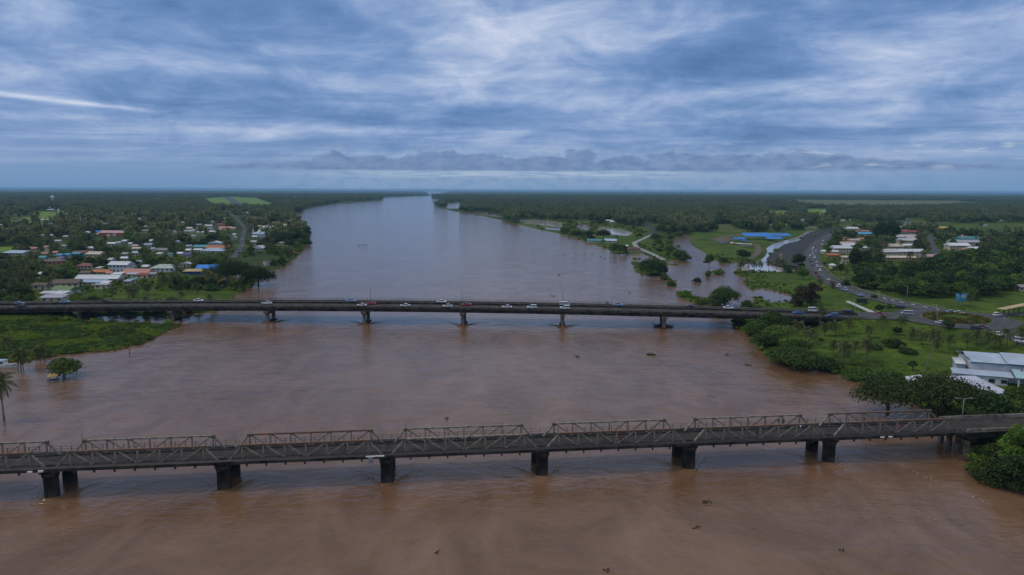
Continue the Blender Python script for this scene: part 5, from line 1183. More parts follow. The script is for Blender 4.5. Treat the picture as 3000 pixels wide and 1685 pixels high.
mb = MB(); slab(mb, [wl(10.6, -dd - 5.2, 4.7), wl(LW, -dd - 5.2, 4.7), wl(LW, -dd - .4, 6.3), wl(10.6, -dd - .4, 6.3)]); pr = mb.build('porch_roof', pmat('porch_metal', (.33, .50, .58), .5, .1, .2), wr)
rm_ = MB(); rm_.bar((0, -dd - 5.15, 4.7 - 1.3 + .07), (0, -dd - .5, 6.24 - 1.3 + .07), .16, .10); rm_ = rm_.mesh('roof_rib', M['cladding'])
for i in range(24): link('roof_rib', rm_, pr, (11.2 + i * 1.45, 0, 0))
pc = MB(); pc.box((0, -dd - 4.8, 1.6), (.30, .30, 3.4)); pc = pc.mesh('post', M['cladding'])
for i in range(9): link('post', pc, wr, (11.5 + i * 4.0, 0, 0))
vt = MB(); vt.tube([(0, 0, 0), (0, 0, .5)], .3, 8); vt.tube([(0, 0, .5), (0, 0, .62)], [.45, .1], 8); vt = vt.mesh('vent', M['galv'])
for i in range(5): link('vent', vt, wr, (13 + i * 6, -dd - 1.2, 4.62))
for i in range(4): scaled('window', GB, wr, (-1.5 + i * 3.2, -dd - 3.85, 1.0), (1.6, .1, 1.1), M['glass'])
# long low shed roof in front
q = [at(2774, 1101, 5.2), at(2857, 1101, 5.2), at(2965, 1153, 3.9), at(2876, 1153, 3.9)]; c0 = sum(q, Vector()) / 4
sh = empty('storage_shed', (c0.x, c0.y, 1.2)); tag(sh, 'low storage shed with a pale lilac sloping roof before the warehouse', 'shed')
mb = MB(); slab(mb, [p - Vector((c0.x, c0.y, 1.2)) for p in q]); mb.build('roof', pmat('lilac_roof', (.46, .47, .56), .5, .1, .15), sh)
mb = MB(); n0 = [(p - c0) * .93 for p in q]; mb.v += [(p.x, p.y, 0) for p in n0] + [(p.x, p.y, z) for p, z in zip(n0, (3.75, 3.75, 2.5, 2.5))]
for i in range(4): j = (i + 1) % 4; mb.f.append((i, j, 4 + j, 4 + i)[::-1]); mb.sm.append(False)
mb.build('wall', M['cladding'], sh)
q = [at(2652, 1103, 4.6), at(2700, 1097, 4.6), at(2712, 1142, 3.6), at(2668, 1142, 3.6)]; c0 = sum(q, Vector()) / 4
sh = empty('storage_shed', (c0.x, c0.y, 1.2)); tag(sh, 'small white roofed shed half hidden behind the rain trees', 'shed')
mb = MB(); slab(mb, [p - Vector((c0.x, c0.y, 1.2)) for p in q]); mb.build('roof', RM['white'], sh)
mb = MB(); n0 = [(p - c0) * .9 for p in q]; mb.v += [(p.x, p.y, 0) for p in n0] + [(p.x, p.y, z) for p, z in zip(n0, (3.2, 3.2, 2.2, 2.2))]
for i in range(4): j = (i + 1) % 4; mb.f.append((i, j, 4 + j, 4 + i)[::-1]); mb.sm.append(False)
mb.build('wall', M['cladding'], sh)
# tan canopy by the right road
ca = at(2932, 905, 8.2); cb_ = at(3040, 884, 9.0); cd = (cb_ - ca); cd.z = 0; cd.normalize(); cn = Vector((-cd.y, cd.x, 0)); go_ = empty('covered_walkway', (ca.x, ca.y, 5.0)); tag(go_, 'covered walkway with a long tan roof by the right road', 'walkway')
mb = MB(); slab(mb, [p - Vector((ca.x, ca.y, 5)) for p in (ca - cn * 1.7, cb_ - cn * 1.7, cb_ + cn * 1.7, ca + cn * 1.7)], .25); mb.build('roof', RM['tan'], go_)
for i in range(5):
    for s in (-1, 1):
        mb = MB(); b0 = cd * (1.0 + 4.2 * i) + cn * s * 1.3; mb.box((b0.x, b0.y, .2), (.22, .22, 5.6)); mb.build('post', M['darkconc'], go_)
# blue billboard
bp_ = at(2815, 887, 3.2); bb = empty('billboard', (bp_.x, bp_.y, 3.0), .12); tag(bb, 'blue and white advertising billboard at the foot of the trees', 'billboard')
def sgn(name, x, z, w, h, y, col, rough=.5): b = MB(); b.box((x, y, z), (w, .06, h)); return b.build(name, pmat('sign_' + name, col, rough, .15, 1.2), bb)
sgn('panel', 0, 3.2, 6.6, 4.0, 0, (.03, .36, .66)); sgn('print', 1.4, 3.4, 2.9, 1.7, -.05, (.60, .64, .72)); sgn('print', -1.7, 3.0, .9, 2.6, -.05, (.42, .40, .62)); sgn('print', -.7, 4.7, 1.1, 1.0, -.06, (.10, .05, .22)); sgn('print', -2.4, 4.2, .7, 1.0, -.055, (.45, .58, .75))
for x in (-2.4, 0, 2.4): b = MB(); b.box((x, .18, 1.4), (.2, .2, 4.4)); b.build('post', M['galv'], bb)
# beige signboard tower beside the gravel
sp_ = at(2286, 767, 1.8); st_ = empty('sign_tower', (sp_.x, sp_.y, 1.6)); tag(st_, 'tall beige board standing by the gravel apron', 'sign'); b = MB(); b.box((0, 0, 4.6), (2.6, .4, 6.2)); b.build('panel', pmat('beige_board', (.40, .31, .19), .8, .15, .4), st_)
for x in (-1.0, 1.0): b = MB(); b.box((x, .05, .8), (.22, .22, 1.8)); b.build('post', M['galv'], st_)
# white wall on the grass slope
wa, wb_ = at(2482, 882, 3.3), at(2563, 917, 4.7); ww_ = empty('retaining_wall', (wa.x, wa.y, 0)); tag(ww_, 'long white painted wall running down the grass slope', 'wall')
nseg = 8
for i in range(nseg):
    p, q = wa.lerp(wb_, i / nseg) - wa, wa.lerp(wb_, (i + .97) / nseg) - wa; b = MB(); b.bar(p + Vector((0, 0, wa.z - .3)), q + Vector((0, 0, wa.z - .1)), .9, .8); b.build('wall_panel', M['white'], ww_)
# bus shelter
bs_ = at(2524, 886, 3.6); bs = empty('bus_shelter', (bs_.x, bs_.y, 3.2), -.25); tag(bs, 'dark bus shelter on the near side of the main road', 'shelter')
b = MB(); b.box((0, 0, 2.45), (5.4, 2.2, .18)); b.build('roof', M['pipe'], bs); b = MB(); b.box((0, -.9, 1.2), (5.0, .1, 2.2)); b.build('back_panel', pmat('dark_green_panel', (.02, .045, .04), .6, .2, 1.0), bs)
b = MB(); b.box((0, -.4, .5), (4.2, .4, .1)); b.build('bench', M['wood'], bs)
for x in (-2.5, 2.5):
    for y in (-.9, .9): b = MB(); b.box((x, y, 1.2), (.12, .12, 2.4)); b.build('post', M['pipe'], bs)
# poles and lamps
def lamp_post(px, py, hpx, z, label, arm=1.4, rz=0.0, two=False):
    p = at(px, py, z); h = hpx * pix(p)[2] / FPX; o = empty('street_lamp', p, rz); tag(o, label, 'street lamp', 'street lamps')
    b = MB(); b.tube([(0, 0, -.3), (0, 0, h * .5), (0, 0, h)], [.12, .10, .07], 7); b.build('pole', M['galv'], o)
    for s in ((-1, 1) if two else (-1,)):
        b = MB(); b.tube([(0, 0, h - .15), (s * arm * .6, 0, h + .12), (s * arm, 0, h + .15)], .05, 6); b.build('arm', M['galv'], o); b = MB(); b.box((s * (arm + .3), 0, h + .13), (.7, .26, .14), 0, .8); b.build('lamp_head', M['galv'], o)
    return o
for px, s_px, hpx, side, l in ((1086, 0, 60, 15.6, 'lamp post on the far parapet above the third bridge pier'), (1354, 0, 43, 15.6, 'short lamp post on the far parapet above the fourth bridge pier'), (1648, 0, 57, 15.6, 'lamp post on the far parapet behind the white van'), (1956, 0, 62, -2.0, 'lamp post on the near parapet of the concrete bridge, right'), (765, 0, 56, -2.0, 'lamp post on the near parapet of the concrete bridge above the left pier'), (187, 0, 54, -2.0, 'lamp post on the near parapet at the left end of the concrete bridge')):
    s = -200.0                                              # find the bridge station seen at this column
    for _ in range(40):
        x = pix(b2(s, side, 8))[0]; s += (px - x) * .15
    zz = deck_z(s); p = b2(s, side, zz); x, y, zc = pix(p); lamp_post(x, y, hpx, zz, l, .9)
for i, (x, y, h, z, l) in enumerate(((2575, 884, 30, 4.3, 'street lamp on the main road before the fork'), (2595, 914, 42, 4.8, 'street lamp at the road fork'), (2743, 950, 48, 5.0, 'street lamp at the near side of the roundabout'), (2656, 880, 42, 4.4, 'street lamp behind the main road'), (2939, 962, 40, 4.9, 'street lamp on the right arm of the roundabout'), (2742, 922, 30, 5.0, 'street lamp at the far side of the roundabout'), (2470, 838, 26, 3.5, 'street lamp at the main road bend'), (2504, 920, 34, 5.0, 'street lamp at the bridge end'))): lamp_post(x, y, h, z, l, 1.2)
lamp_post(2818, 1232, 66, 6.0, 'twin headed lamp post on the right approach of the truss bridge', 1.4, 0, True)
def pole(name, px, py, hpx, z, r, label, cat, mat='galv', cross=False):
    p = at(px, py, z); h = hpx * pix(p)[2] / FPX; o = empty(name, p); tag(o, label, cat); b = MB(); b.tube([(0, 0, -.4), (0, 0, h)], [r, r * .7], 7); b.build('shaft', M[mat], o)
    b = MB()
    if cross: b.box((0, 0, h - .6), (2.2, .12, .14))
    else: b.tube([(0, 0, h), (0, 0, h + .25)], [r * 1.3, r * .4], 7)
    b.build('crossarm' if cross else 'tip', M['wood' if cross else mat], o)
    return o
pole('utility_pole', 2663, 788, 36, 2, .16, 'utility pole on the estate lawn, left one', 'pole', 'wood', True); pole('utility_pole', 2696, 788, 46, 2, .16, 'utility pole on the estate lawn, right one', 'pole', 'wood', True); pole('utility_pole', 2557, 784, 26, 2, .16, 'utility pole beside the tall lawn trees', 'pole', 'wood', True)
pole('utility_pole', 2215, 903, 34, 1, .15, 'utility pole on the flooded shore behind the bridge', 'pole', 'wood', True); pole('utility_pole', 430, 856, 46, 1.5, .14, 'utility pole behind the lawn palms on the left', 'pole', 'wood', True)
pole('flag_pole', 241, 1290, 44, 8.9, .07, 'thin pole on the truss corner at the left', 'pole'); pole('flag_pole', 1189, 1253, 40, 8.9, .07, 'thin pole on the truss corner near the middle of the bridge', 'pole'); pole('flag_pole', 702, 1318, 58, 6.0, .06, 'thin pole on the bridge edge behind the walker in white', 'pole')
pole('marker_post', 380, 1037, 13, 0, .17, 'brown marker post standing in the river', 'post', 'wood')
# lattice mast and water tower
mp_ = at(240, 690, 1.5); hm_ = 26.0; ms = empty('radio_mast', mp_); tag(ms, 'slim pale lattice mast above the left palms', 'mast')
for x, y in ((-.6, -.35), (.6, -.35), (0, .7)): b = MB(); b.tube([(x, y, 0), (x * .5, y * .5, hm_)], .12, 5); b.build('leg', M['galv'], ms)
for i in range(14): z = 1 + i * 1.8; b = MB(); k = 1 - .5 * z / hm_; b.bar((-.6 * k, -.35 * k, z), (.6 * k, -.35 * k, z + 1.5), .07, .07); b.bar((.6 * k, -.35 * k, z), (0, .7 * k, z + 1.5), .07, .07); b.build('brace', M['galv'], ms)
wt = at(155, 598, 1.5); wo = empty('water_tower', wt); tag(wo, 'white water tower rising over the far left forest', 'tower'); b = MB(); b.tube([(0, 0, 0), (0, 0, 20)], 2.2, 10); b.build('shaft', M['white'], wo); b = MB(); b.tube([(0, 0, 19.5), (0, 0, 22), (0, 0, 29), (0, 0, 31)], [2.4, 6.0, 6.0, 1.0], 14); b.build('tank', M['white'], wo)
# ------------------------------------------------------------------ vehicles
def prof(mb, pts, hw0, hw1, z0, z1):
    """closed side profile (x, z) extruded across; half width runs from hw0 at z0 to hw1 at z1."""
    n = len(mb.v); k = len(pts); f = lambda z: hw0 + (hw1 - hw0) * max(0, min(1, (z - z0) / (z1 - z0)))
    mb.v += [(x, -f(z), z) for x, z in pts] + [(x, f(z), z) for x, z in pts]
    mb.f.append(tuple(range(n, n + k))); mb.f.append(tuple(range(n + k, n + 2 * k))[::-1]); mb.sm += [False] * 2
    for i in range(k): j = (i + 1) % k; mb.f.append((n + j, n + i, n + k + i, n + k + j)); mb.sm.append(False)
    return mb
CARM = {}
def carpaint(c):
    if c not in CARM:
        m = pmat('car_' + c, {'white': (.72, .74, .78), 'silver': (.42, .45, .50), 'red': (.36, .025, .035), 'dark': (.018, .020, .024), 'blue': (.045, .13, .38), 'light blue': (.26, .38, .58), 'teal': (.03, .25, .28), 'maroon': (.12, .02, .025)}[c], .28, .04, 1.0, spec=.6); CARM[c] = m
    return CARM[c]
def car_kind(t):
    k = Kind(); b = MB(); g = MB(); r = MB()
    if t == 'sedan':
        prof(b, [(-2.2, .32), (2.15, .32), (2.28, .52), (2.2, .72), (1.1, .90), (-1.55, .95), (-2.2, .92), (-2.28, .6)], .86, .80, .5, .95); prof(g, [(1.08, .90), (.38, 1.36), (-.9, 1.40), (-1.6, .95)], .78, .60, .9, 1.4); prof(r, [(.42, 1.35), (-.95, 1.38), (-.9, 1.46), (.32, 1.44)], .60, .57, 1.35, 1.46); L, wx = 2.25, 1.35
    elif t == 'suv':
        prof(b, [(-2.2, .38), (2.2, .38), (2.3, .62), (2.2, .92), (1.15, 1.05), (-2.25, 1.08), (-2.3, .7)], .90, .84, .6, 1.05); prof(g, [(1.12, 1.05), (.5, 1.62), (-2.0, 1.66), (-2.24, 1.08)], .82, .66, 1.05, 1.66); prof(r, [(.55, 1.60), (-2.05, 1.64), (-2.0, 1.74), (.42, 1.71)], .66, .63, 1.6, 1.74); L, wx = 2.28, 1.4
    elif t == 'van':
        prof(b, [(-2.3, .36), (2.25, .36), (2.36, .7), (2.2, 1.05), (2.05, 1.12), (-2.36, 1.12), (-2.38, .6)], .88, .86, .6, 1.1); prof(g, [(2.04, 1.12), (1.5, 1.74), (-2.3, 1.76), (-2.36, 1.12)], .85, .74, 1.1, 1.76); prof(r, [(1.55, 1.72), (-2.36, 1.74), (-2.32, 1.98), (1.2, 1.95)], .75, .70, 1.72, 1.98); L, wx = 2.34, 1.5
    elif t == 'truck':
        prof(b, [(-3.6, .6), (3.4, .6), (3.6, .9), (3.55, 1.5), (3.2, 1.6), (1.9, 1.6), (1.85, 1.1), (-3.6, 1.1)], 1.0, .98, .8, 1.6); prof(g, [(3.25, 1.6), (2.95, 2.3), (2.0, 2.35), (1.95, 1.6)], .96, .86, 1.6, 2.3); prof(r, [(1.7, 1.14), (1.7, 2.9), (-3.6, 2.9), (-3.6, 1.14)], 1.05, 1.05, 1, 3); L, wx = 3.6, 2.5
    k.body, k.glass, k.roof = b, g, r; k.L, k.wx = L, wx; k.meshes = {}; return k
CK = {t: car_kind(t) for t in ('sedan', 'suv', 'van', 'truck')}
CGL = {t: k.glass.mesh('window_band', M['glass']) for t, k in CK.items()}
wh_ = MB(); wh_.tube([(0, -.11, 0), (0, .11, 0)], .32, 12); whm = wh_.mesh('wheel', M['rubber']); hb = MB(); hb.tube([(0, -.12, 0), (0, .12, 0)], .17, 8); hbm = hb.mesh('hub', M['galv'])
lt = MB(); lt.box((0, 0, 0), (.08, .34, .14)); hlm = lt.mesh('headlight', M['white']); tlm = lt.mesh('tail_light', pmat('tail_red', (.35, .02, .02), .3, .05, 1))
def car(p, rz, t, col, label, group, full=True):
    k = CK[t]; o = empty('van' if t == 'van' else ('truck' if t == 'truck' else 'car'), p, rz); key = col
    if key not in k.meshes: k.meshes[key] = (k.body.mesh('body', carpaint(col)), k.roof.mesh('roof', carpaint(col)))
    link('body', k.meshes[key][0], o); link('roof', k.meshes[key][1], o); link('window_band', CGL[t], o)
    for sx in (-1, 1):
        for sy in (-.80, .80):
            w = link('wheel', whm, o, (sx * k.wx, sy, .32))
            if full: link('hub', hbm, w, (0, .02 * sy, 0))
    if full:
        for sy in (-.58, .58): link('headlight', hlm, o, (k.L, sy, .66)); link('tail_light', tlm, o, (-k.L, sy, .78))
    return tag(o, label, {'van': 'van', 'truck': 'truck'}.get(t, 'car'), group)
def on_bridge(px, lane):
    s = (px - 785) * .155
    for _ in range(40): s += (px - pix(b2(s, lane, deck_z(s) + .7))[0]) * .15
    return s
N1, N2, F1, F2 = 0.1, 4.6, 9.0, 12.4                          # lanes: near pair, far pair
slope = lambda s: -math.atan2(deck_z(s + 2) - deck_z(s - 2), 4)
bc = [(58, F1, 'light blue', 'sedan', 'pale blue car at the left end of the concrete bridge'), (60, N1, 'dark', 'sedan', 'dark car on the near lane at the left end of the concrete bridge'), (191, F2, 'light blue', 'sedan', 'pale car by the left lamp post on the concrete bridge'), (310, F2, 'dark', 'sedan', 'dark car on the far lane above the left lawn'), (582, F2, 'white', 'sedan', 'white car on the far lane left of the shore'),
      (782, N2, 'white', 'sedan', 'white car beside the left near lamp post'), (1029, F2, 'light blue', 'sedan', 'blurred pale blue car left of the red one'), (1060, N1, 'white', 'sedan', 'white car above the third pier beside a red car'), (1087, N2, 'red', 'sedan', 'red car left of the far lamp post on the bridge'), (1187, N1, 'white', 'sedan', 'white car between the two red cars'), (1294, F2, 'white', 'sedan', 'white car on the far lane before the second red car'),
      (1311, N1, 'white', 'sedan', 'white car just left of the second red car'), (1366, N2, 'red', 'sedan', 'second red car on the bridge, by the short lamp post'), (1485, N1, 'white', 'sedan', 'white car left of the white estate car'), (1558, N1, 'white', 'suv', 'white estate car on the near lane'), (1654, F1, 'white', 'van', 'white van with a blue tail behind the lamp post'), (1655, N1, 'white', 'suv', 'white car passing below the white van'),
      (1810, F2, 'light blue', 'sedan', 'pale blue car on the far lane right of the van'), (2024, F2, 'dark', 'sedan', 'dark car on the far lane near the flooded trees'), (2134, F2, 'white', 'sedan', 'white car on the far lane by the big round tree'), (2338, N2, 'blue', 'sedan', 'blue car behind the sparse tree at the bridge end'), (2384, F2, 'white', 'van', 'white vehicle half behind the bridge end palm'), (2441, N1, 'blue', 'suv', 'blue car right of the bridge end palm'), (2486, F1, 'dark', 'van', 'black minibus at the right end of the bridge')]
for px, lane, col, t, l in bc:
    s = on_bridge(px, lane); o = car(b2(s, lane, deck_z(s) + .02), B2A + (math.pi if lane in (N1, N2) else 0), t, col, l, 'traffic on the concrete bridge')
def near_road(p, keys=('main', 'east', 'side', 'left')):
    best = None
    for k in keys:
        for a, b in zip(RL[k][:-1], RL[k][1:]):
            d = (p - (a + b) / 2).length
            if best is None or d < best[0]: best = (d, math.atan2(b.y - a.y, b.x - a.x), (a.z + b.z) / 2)
    return best
def road_car(px, py, t, col, label, group, rz=None, flip=False, keys=('main', 'east', 'side', 'left'), full=True, z=None):
    zz = 3.0
    for _ in range(4): zz = near_road(at(px, py, zz), keys)[2]
    if z is not None: zz = z
    p = at(px, py, zz + .05); a = near_road(p, keys)[1] if rz is None else rz
    p.z = zz + .07; car(p, a + (math.pi if flip else 0), t, col, label, group, full)
for x, y, t, c, l, rz in ((2635, 906, 'van', 'dark', 'black van waiting at the roundabout entry', 2.6), (2657, 922, 'van', 'silver', 'silver van turning at the roundabout', 2.9), (2638, 935, 'suv', 'dark', 'dark blue car leaving the roundabout for the bridge', 3.1), (2575, 922, 'sedan', 'red', 'red car at the bridge end by the white wall', 0.0), (2789, 917, 'sedan', 'light blue', 'pale blue car behind the flower bed', -.25), (2811, 920, 'sedan', 'white', 'white car behind the flower bed', -.25),
                      (2921, 926, 'suv', 'white', 'white car entering from the right side road', .45), (2758, 949, 'sedan', 'white', 'white car half behind the dark roundabout tree', -.05), (2862, 966, 'suv', 'dark', 'dark car on the near right of the roundabout', -.55), (2876, 961, 'sedan', 'maroon', 'maroon car beside the dark car right of the roundabout', -.55), (2925, 983, 'sedan', 'white', 'white car on the right arm of the roundabout', -.7), (2994, 1004, 'van', 'white', 'white van at the right edge of the road', -.7)):
    road_car(x, y, t, c, l, 'traffic at the roundabout', rz, z=5.0 if x < 2900 else 4.9)
q_ = [(2520, 867, 'sedan', 'light blue'), (2476, 851, 'suv', 'light blue'), (2457, 842, 'van', 'white'), (2427, 822, 'sedan', 'white'), (2411, 812, 'sedan', 'teal'), (2397, 811, 'sedan', 'red'), (2389, 802, 'van', 'red'), (2402, 795, 'suv', 'white'), (2394, 784, 'van', 'white'), (2405, 783, 'sedan', 'white'), (2381, 779, 'sedan', 'dark'), (2392, 771, 'sedan', 'white'), (2377, 767, 'sedan', 'dark'), (2386, 757, 'suv', 'white'), (2385, 750, 'sedan', 'light blue'),
      (2381, 744, 'sedan', 'white'), (2380, 738, 'sedan', 'light blue'), (2390, 738, 'sedan', 'white'), (2380, 733, 'suv', 'white'), (2383, 727, 'sedan', 'white'), (2388, 723, 'sedan', 'red'), (2409, 719, 'van', 'white'), (2411, 707, 'sedan', 'white'), (2428, 696, 'sedan', 'light blue'), (2432, 690, 'van', 'white'), (2448, 683, 'sedan', 'white'), (2452, 678, 'sedan', 'light blue'), (2370, 757, 'sedan', 'silver'), (2373, 750, 'sedan', 'white')]
for i, (x, y, t, c) in enumerate(q_): road_car(x, y, t, c, f'{c} {"van" if t == "van" else "car"} in the main road queue, {ORD[i]} from the roundabout end', 'traffic queue on the main road', flip=i % 3 == 1, keys=('main',), full=y > 760)
for i, (x, y, t, c) in enumerate(((710, 704, 'sedan', 'white'), (711, 724, 'van', 'white'), (697, 732, 'sedan', 'light blue'), (700, 742, 'sedan', 'dark'), (714, 690, 'sedan', 'silver'))): road_car(x, y, t, c, f'{c} {"van" if t == "van" else "car"} on the town road, {ORD[i]} of the few on the left bank', 'cars on the town road', keys=('left',), full=False)
# yellow excavator on the gravel apron
ex_ = at(2388, 692, 2.1); ex = empty('excavator', (ex_.x, ex_.y, 2.05), .4); tag(ex, 'yellow excavator on the black gravel apron', 'excavator'); M['yellow'] = pmat('machine_yellow', (.42, .24, .03), .5, .15, 1)
for y in (-1.1, 1.1): b = MB(); prof(b, [(-1.9, .2), (-1.5, 0), (1.5, 0), (1.9, .2), (1.9, .7), (1.5, .9), (-1.5, .9), (-1.9, .7)], .3, .3, 0, 1); b.v = [(x, yy + y, z) for x, yy, z in b.v]; b.build('track', M['rubber'], ex)
b = MB(); b.box((-.4, 0, 1.6), (3.0, 2.5, 1.2)); b.build('body', M['yellow'], ex); b = MB(); b.box((.5, .7, 2.7), (1.4, 1.0, 1.4), 0, .85); b.build('cab', M['glass'], ex); b = MB(); b.bar((.9, -.3, 1.7), (3.4, -.3, 4.4), .4, .5); b.bar((3.4, -.3, 4.4), (5.2, -.3, 2.0), .3, .4); b.build('boom', M['yellow'], ex); b = MB(); b.box((5.2, -.3, 1.5), (.9, 1.0, .9), 0, .6); b.build('bucket', M['pipe'], ex)

# ------------------------------------------------------------------ people
def person_mesh(pose):
    bm = bmesh.new(); sk = bm.verts.layers.skin.verify()
    J = {}
    def v(n, p, r): q = bm.verts.new(p); q[sk].radius = (r, r); J[n] = q; return q
    st = .18 if pose == 'walk' else .03
    v('pelvis', (0, 0, .93), .145); v('waist', (0, 0, 1.12), .13); v('chest', (0, 0, 1.34), .16); v('neck', (0, 0, 1.50), .06); v('chin', (.02, 0, 1.57), .085); v('head', (.01, 0, 1.67), .105); v('crown', (0, 0, 1.75), .07)
    for s, n in ((1, 'l'), (-1, 'r')):
        v(n + 'hip', (0, .09 * s, .88), .10); v(n + 'knee', (.02 + st * s, .10 * s, .48), .068); v(n + 'ankle', (-.03 + st * 1.5 * s - (.05 if pose == 'walk' and s < 0 else 0), .10 * s, .08), .045); v(n + 'toe', (.13 + st * 1.5 * s, .11 * s, .04), .04)
        v(n + 'sh', (0, .19 * s, 1.41), .07); v(n + 'elb', (-.03 - st * .6 * s, .25 * s, 1.13), .05); v(n + 'wri', (.08 - st * .9 * s, .26 * s, .90), .035); v(n + 'hand', (.11 - st * .9 * s, .255 * s, .80), .04)
    E = ['pelvis waist', 'waist chest', 'chest neck', 'neck chin', 'chin head', 'head crown']
    for n in 'lr': E += [f'pelvis {n}hip', f'{n}hip {n}knee', f'{n}knee {n}ankle', f'{n}ankle {n}toe', f'chest {n}sh', f'{n}sh {n}elb', f'{n}elb {n}wri', f'{n}wri {n}hand']
    for e in E: a, b = e.split(); bm.edges.new((J[a], J[b]))
    J['pelvis'][sk].use_root = True
    me_ = bpy.data.meshes.new('person'); bm.to_mesh(me_); bm.free(); o = bpy.data.objects.new('person_tmp', me_); COL.objects.link(o); o.modifiers.new('s', 'SKIN'); sb = o.modifiers.new('u', 'SUBSURF'); sb.levels = 1; sb.render_levels = 1
    dg = bpy.context.evaluated_depsgraph_get(); r = bpy.data.meshes.new_from_object(o.evaluated_get(dg)); bpy.data.objects.remove(o); return r
PM = {p: person_mesh(p) for p in ('walk', 'stand')}
SKIN = pmat('skin', (.16, .085, .05), .6, .1, 2); HAIR = pmat('hair', (.012, .010, .009), .7, .1, 2); CLOTH = {}
def person(p, rz, shirt, trousers, pose, label, group):
    key = (pose, shirt, trousers)
    if key not in CLOTH:
        m = PM[pose].copy(); m.materials.clear()
        cc = lambda n: pmat('cloth_' + n, {'red': (.40, .03, .06), 'white': (.65, .66, .68), 'dark': (.02, .022, .028), 'blue': (.05, .09, .25), 'teal': (.03, .30, .32), 'grey': (.18, .18, .19), 'brown': (.10, .06, .04)}[n], .85, .12, 3)
        for x in (SKIN, HAIR, cc(shirt), cc(trousers)): m.materials.append(x)
        mi = []
        for f in m.polygons:
            c = f.center; r = abs(c.y)
            mi.append(1 if c.z > 1.69 or (c.z > 1.58 and c.x < -.02) else 0 if c.z > 1.49 else 0 if (r > .17 and c.z < 1.14) else 2 if c.z > .96 else 3 if c.z > .10 else 1)
        m.polygons.foreach_set('material_index', mi); m.polygons.foreach_set('use_smooth', [True] * len(m.polygons)); CLOTH[key] = m
    o = link('person', CLOTH[key], None, p, rz); return tag(o, label, 'person', group)
for x, y, sh, tr, ps, l in ((382, 1352, 'red', 'dark', 'walk', 'person in a red shirt walking on the truss bridge at left'), (692, 1322, 'white', 'grey', 'walk', 'person in white walking on the far walkway beside the thin pole'), (734, 1318, 'dark', 'dark', 'walk', 'person in dark clothes on the far walkway right of the walker in white'), (1775, 1306, 'brown', 'dark', 'stand', 'person in brown standing left of the red pair on the truss bridge'), (1812, 1308, 'red', 'teal', 'stand', 'left of two people in red on the truss bridge'),
                            (1824, 1304, 'red', 'dark', 'walk', 'right of two people in red on the truss bridge'), (1836, 1305, 'dark', 'dark', 'walk', 'person in dark clothes right behind the red pair'), (1846, 1304, 'blue', 'grey', 'walk', 'person in blue at the end of the small group'), (2226, 1287, 'dark', 'dark', 'walk', 'person in dark clothes walking near the fifth truss'), (2286, 1250, 'dark', 'brown', 'walk', 'left of two people on the far walkway of the fifth truss'), (2300, 1249, 'dark', 'dark', 'walk', 'right of two people on the far walkway of the fifth truss'),
                            (2345, 1262, 'white', 'grey', 'stand', 'person in white among the small crowd right of the fifth truss'), (2354, 1263, 'blue', 'dark', 'stand', 'person in blue among the small crowd right of the fifth truss'), (2642, 1266, 'red', 'brown', 'walk', 'person in red inside the last truss'), (400, 1330, 'dark', 'dark', 'walk', 'person in dark clothes on the far walkway at left')):
    p = at(x, y, 5.9); d = p - TB_O; s = d.dot(TBD); n = d.dot(TBN); n = 7.5 if n > 5.4 else max(.9, min(5.2, n)); q = tb(s, n); q.z = tz(s) + (.10 if n > 6 else .02); person(q, TB_TH + rng.choice((0, math.pi)), sh, tr, ps, l, 'people on the truss bridge')
for x, n, sh, tr, l in ((1793, -1.6, 'grey', 'dark', 'person walking on the near edge of the concrete bridge right of the van'), (1904, -1.6, 'dark', 'dark', 'person in dark clothes on the near edge between the right piers'), (1779, 15.1, 'dark', 'dark', 'person by the far railing of the concrete bridge'), (2038, -1.6, 'teal', 'dark', 'person in teal on the near edge of the concrete bridge'), (2190, -1.6, 'dark', 'brown', 'person on the near edge by the sparse tree'), (2116, 15.1, 'white', 'grey', 'person in white by the far railing at the big round tree')):
    s = on_bridge(x, n); person(b2(s, n, deck_z(s) + (.24 if n > 10 else .02)), B2A, sh, tr, 'walk', l, 'people on the concrete bridge')
for x, y, l in ((1932, 755, 'person wading on the flooded track, left one'), (1936, 757, 'person wading on the flooded track, right one')): person(at(x, y, .9), 1.0, 'brown', 'dark', 'walk', l, 'people on the flooded track')

# ------------------------------------------------------------------ things in and by the river
bo = at(2, 1077, 0); bt = empty('river_boat', (bo.x, bo.y, 0), .05); tag(bt, 'white cabin boat moored among palms at the left edge', 'boat')
hb_ = MB(); st = [(-5, .9, .9), (-4.6, 1.25, .95), (0, 1.4, .95), (3.2, 1.15, 1.15), (5.6, .12, 1.5)]
for x, w, z in st: hb_.v += [(x, -w, z), (x, -w * .75, -.3), (x, w * .75, -.3), (x, w, z)]
for i in range(4):
    for j in range(3): a = i * 4 + j; hb_.f.append((a, a + 4, a + 5, a + 1)); hb_.sm.append(False)
    hb_.f.append((i * 4 + 3, i * 4 + 7, i * 4 + 4, i * 4)); hb_.sm.append(False)
hb_.f += [(0, 1, 2, 3), (16, 19, 18, 17)]; hb_.sm += [False, False]; hb_.build('hull', pmat('hull_white', (.52, .53, .52), .5, .15, .8), bt)
b = MB(); prof(b, [(-3.6, .95), (2.0, .95), (1.6, 2.5), (-3.4, 2.5)], 1.05, .95, .9, 2.5); b.build('cabin', M['white'], bt); b = MB(); b.box((-.9, 0, 2.58), (5.8, 2.4, .14)); b.build('cabin_roof', RM['pale_blue'], bt); b = MB(); prof(b, [(-3.0, 1.5), (1.5, 1.5), (1.35, 2.15), (-3.0, 2.15)], 1.09, 1.02, 1.5, 2.15); b.build('window_band', M['glass'], bt)
